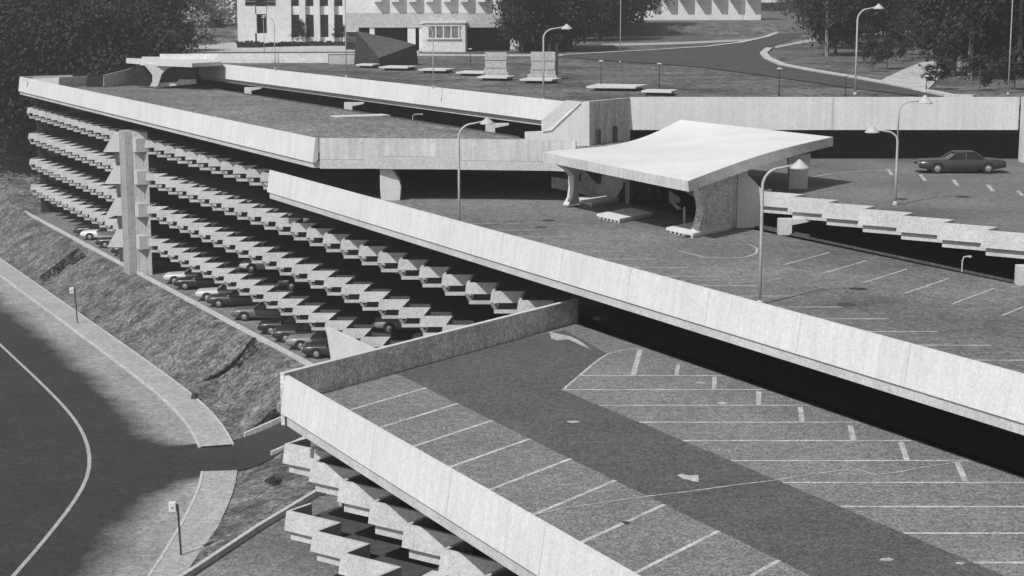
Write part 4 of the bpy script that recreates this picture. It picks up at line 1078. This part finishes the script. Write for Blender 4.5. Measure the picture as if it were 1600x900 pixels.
for px, py, h, l_ in ((283, 868, 2.6, 'nearer small white box sign on a dark post by the pavement'), (121, 505, 2.9, 'farther small white box sign on a dark post at the foot of the grass bank')):
    c = S(px, py, -11.4); t = thing('roadside_sign', l_, 'sign', tuple(c), 0, 'box signs along the pavement'); t.rotation_euler = (0, R(-2), 0)
    bm = NB(); tube(bm, [(0, 0, -.1), (0, 0, h)], .05, 8); obj('post', bm, M['poled'], t, local=True)
    bm = NB(); box(bm, -.42, -.06, -.12, .12, h - .38, h + .12); bmesh.ops.bevel(bm, geom=bm.edges[:], offset=.03, segments=1, affect='EDGES'); obj('sign_box', bm, M['canopy'], t, local=True)
    bm = NB(); box(bm, -.30, -.18, -.13, .13, h - .20, h - .08); obj('sign_mark', bm, M['walk'], t, local=True)
c = S(304, 622, -11.35); bm = NB(); lathe(bm, (0, 0, 0), [(.25, 0), (.25, .05), (.18, .3), (.06, .36)], 10); o = obj('hydrant', bm, M['poled']); o.location = c; tag(o, 'small dark hydrant at the back edge of the pavement below the bank', 'hydrant')

# ================================================================== CARS
def sedan(name, label, paint, loc, rz, group=None, L_=5.5, Wd=1.95, cabf=1.0):
    t = thing(name, label, 'car', loc, rz, group); hw = Wd / 2; hl = L_ / 2
    # body : stations along x (nose at -x)
    ST = [(-hl, .45, .66, .86), (-hl + .12, .34, .80, .95), (-hl + .7, .26, .84, .985), (-1.1, .24, .88, 1.0), (0, .23, .90, 1.0), (1.1, .24, .90, 1.0), (hl - .7, .28, .88, .985), (hl - .1, .38, .82, .95), (hl, .5, .72, .88)]
    bm = NB(); rings = []
    for x, zb, zt_, f in ST:
        w_ = hw * f
        half = [(w_ * .9, zb), (w_, zb + .14), (w_ * 1.0, (zb + zt_) / 2 + .05), (w_ * .985, zt_ - .06), (w_ * .90, zt_), (w_ * .5, zt_ + .035)]
        ring = [(y, z) for y, z in half] + [(-y, z) for y, z in half[::-1]]
        rings.append([bm.verts.new((x, y, z)) for y, z in ring])
    for a, b__ in zip(rings, rings[1:]):
        for j in range(12): bm.faces.new((a[j], a[(j+1) % 12], b__[(j+1) % 12], b__[j]))
    bm.faces.new(rings[0]); bm.faces.new(rings[-1][::-1])
    body = obj('body', bm, M[paint], t, local=True, smooth=True)
    def loft(name, st, m, par, smooth=True):
        bm = NB(); rg = []
        for x, w_, z in st: rg.append([bm.verts.new((x, y, z)) for y in (-w_, w_)])
        return bm, rg
    # cabin
    def cabin(inset_, z0, z1, x0, x1, x2, x3, m, nm):
        bm = NB(); wb, wt = hw * .86 - inset_, hw * .68 - inset_
        v0 = [bm.verts.new(p) for p in ((x0, -wb, z0), (x3, -wb, z0), (x3, wb, z0), (x0, wb, z0))]
        v1 = [bm.verts.new(p) for p in ((x1, -wt, z1), (x2, -wt, z1), (x2, wt, z1), (x1, wt, z1))]
        bm.faces.new(v0[::-1]); bm.faces.new(v1)
        for j in range(4): bm.faces.new((v0[j], v0[(j+1) % 4], v1[(j+1) % 4], v1[j]))
        return bm
    bm = cabin(0, .86, 1.30, -.95, -.35, .85, 1.45, None, None); obj('window', bm, M['glass'], t, local=True)
    bm = NB()
    prism(bm, [Vector(p + (0,)) for p in ((-.45, -hw * .70), (.92, -hw * .70), (.92, hw * .70), (-.45, hw * .70))], 1.295, 1.37)
    bmesh.ops.bevel(bm, geom=bm.edges[:], offset=.03, segments=2, affect='EDGES'); obj('roof', bm, M[paint], t, local=True, smooth=True)
    for s_ in (-1, 1):
        for (xa, za, xb, zb_) in ((-.97, .88, -.40, 1.31), (.22, .88, .22, 1.31), (1.40, .88, .86, 1.31)):
            bm = NB(); tube(bm, [(xa, s_ * hw * .865, za), (xb, s_ * hw * .70, zb_)], .045 if xa < 1 else .09, 6)
            obj('pillar', bm, M[paint], t, local=True)
    for sx in (-1, 1):
        for s_ in (-1, 1):
            bm = NB(); xc = sx * 1.62 + (.0 if sx > 0 else -.02)
            rg = []
            for (r_, y_) in ((.30, -.10), (.34, -.085), (.34, .085), (.30, .10)): rg.append([bm.verts.new((xc + r_ * math.cos(k * math.pi / 9), s_ * (hw - .09) + y_, .34 + r_ * math.sin(k * math.pi / 9))) for k in range(18)])
            for a, b__ in zip(rg, rg[1:]):
                for k in range(18): bm.faces.new((a[k], a[(k+1) % 18], b__[(k+1) % 18], b__[k]))
            bm.faces.new(rg[0]); bm.faces.new(rg[-1][::-1])
            wh = obj('wheel', bm, M['tyre'], t, local=True)
            bm = NB(); vs2 = [bm.verts.new((xc + .19 * math.cos(k * math.pi / 8), s_ * (hw + .018), .34 + .19 * math.sin(k * math.pi / 8))) for k in range(16)]; c_ = bm.verts.new((xc, s_ * (hw + .05), .34))
            for k in range(16): bm.faces.new((vs2[k], vs2[(k+1) % 16], c_))
            obj('hubcap', bm, M['chrome'], wh, local=True)
            bm = NB(); vs2 = [bm.verts.new((xc + .42 * math.cos(k * math.pi / 10), s_ * (hw * 1.0 + .006), .36 + .40 * math.sin(k * math.pi / 10))) for k in range(0, 11)]; bm.faces.new(vs2)
            obj('wheel_arch', bm, M['black'], t, local=True)
    for sx, nm in ((-1, 'front'), (1, 'rear')):
        bm = NB(); x = sx * hl; box(bm, min(x, x + sx * .12), max(x, x + sx * .12), -hw * .93, hw * .93, .40, .54); bmesh.ops.bevel(bm, geom=bm.edges[:], offset=.03, segments=1, affect='EDGES'); obj('bumper', bm, M['chrome'], t, local=True)
    for s_ in (-1, 1):
        for k in (0, 1):
            bm = NB(); yc = s_ * (hw * .78 - k * .2); rg = [[bm.verts.new((-hl - d_, yc + .085 * math.cos(a * math.pi / 6), .66 + .085 * math.sin(a * math.pi / 6))) for a in range(12)] for d_ in (-.05, .03)]
            for a in range(12): bm.faces.new((rg[0][a], rg[0][(a+1) % 12], rg[1][(a+1) % 12], rg[1][a]))
            bm.faces.new(rg[1]); obj('headlight', bm, M['chrome'], t, local=True)
        bm = NB(); box(bm, hl - .02, hl + .02, min(s_ * hw * .55, s_ * hw * .85), max(s_ * hw * .55, s_ * hw * .85), .62, .72); obj('tail_light', bm, M['car_mid'], t, local=True)
    return t
c0, c1 = S(1430, 271.5, 4.2), S(1578, 271.5, 4.2)
big = sedan('parked_car', 'long dark sedan standing on the right deck before the dark opening', 'car_dark', ((c0.x + c1.x) / 2, c0.y + .9, 4.2), R(0), None, L_=5.6)
cols = ['dark', 'black', 'pale', 'mid', 'dark', 'grey', 'black', 'dark', 'mid', 'pale', 'dark', 'black', 'white', 'mid']
kinds = {}
def park(paint, loc, rz, label, group):
    if paint not in kinds:
        kinds[paint] = sedan('parked_car', label, 'car_' + paint, loc, rz, group, L_=5.2, Wd=1.85); return kinds[paint]
    return dup(kinds[paint], loc, rz, label, group)
GP = 'cars parked nose out along the ground floor'
wrd = {'dark': 'dark', 'black': 'black', 'pale': 'pale grey', 'mid': 'mid grey', 'grey': 'light grey', 'white': 'white'}
ordn = ['nearest', 'second nearest', 'third nearest', 'fourth nearest', 'fifth nearest', 'sixth nearest', 'seventh nearest', 'eighth nearest', 'ninth nearest', 'tenth nearest', 'eleventh nearest', 'twelfth nearest', 'thirteenth nearest', 'fourteenth nearest']
gcars = [(107.9, 'dark'), (110.9, 'grey'), (113.9, 'dark'), (117, 'black'), (123, 'mid'), (129.2, 'dark'), (132.2, 'pale'), (138.3, 'black'), (141.3, 'pale'), (155.8, 'mid'), (158.8, 'black'), (164.8, 'dark'), (170.9, 'white'), (173.9, 'dark')]
for k, (u, p) in enumerate(gcars):
    c = W(u, 39.1) + X1 * 2.75 + Vector((0, -.3, 0))
    park(p, (c.x, c.y, -8.4), 0, f'{wrd[p]} sedan parked nose out on the ground floor, {ordn[k]} in the row', GP)
GP2 = 'cars parked on the floor above the ground floor'
for k, (u, p) in enumerate(((84.3, 'dark'), (90.3, 'mid'), (93.4, 'pale'), (99.4, 'grey'), (117.4, 'dark'), (126.4, 'pale'))):
    c = W(u, 40.2) + X1 * 3.2 + Vector((0, 1.2, 0))
    park(p, (c.x, c.y, -5.6), 0, f'{wrd[p]} sedan behind the lowest row of balcony panels, {ordn[k]} of its floor', GP2)
c = W(53.5, 22.4) + DL * 3.4 + DP * 1.2
park('white', (c.x, c.y, -5.6), math.atan2(DL.y, DL.x), 'white sedan nosing out between the panels of the near lower block', None)
# a few cars on the plaza far behind
GC = 'cars parked far off beside the white building'
for k, (px, py, p, l_) in enumerate(((508, 62, 'pale', 'pale sedan in front of the tall windows, seen over the hedge'), (560, 63, 'white', 'white sedan glimpsed beside the dark skylight peak'), (290, 62, 'white', 'white sedan far off at the edge of the dark wood'), (350, 58, 'pale', 'pale sedan far off on the plaza left of the white building'))):
    c = T(px, py); park(p, (c.x, c.y, c.z), 0, l_, GC)

# ================================================================== HAZE
bm = NB(); box(bm, -1100, 1100, -330, 1150, -13.5, 62)
hz = bpy.data.materials.new('haze_air'); hz.use_nodes = True; hn = hz.node_tree; hn.nodes.clear()
ho = hn.nodes.new('ShaderNodeOutputMaterial'); hv = hn.nodes.new('ShaderNodeVolumePrincipled')
hv.inputs['Color'].default_value = (.9, .9, .9, 1); hv.inputs['Density'].default_value = HAZE_D; hv.inputs['Anisotropy'].default_value = 0.2
hn.links.new(hv.outputs[0], ho.inputs['Volume'])
tag(obj('haze', bm, hz), kind='stuff')
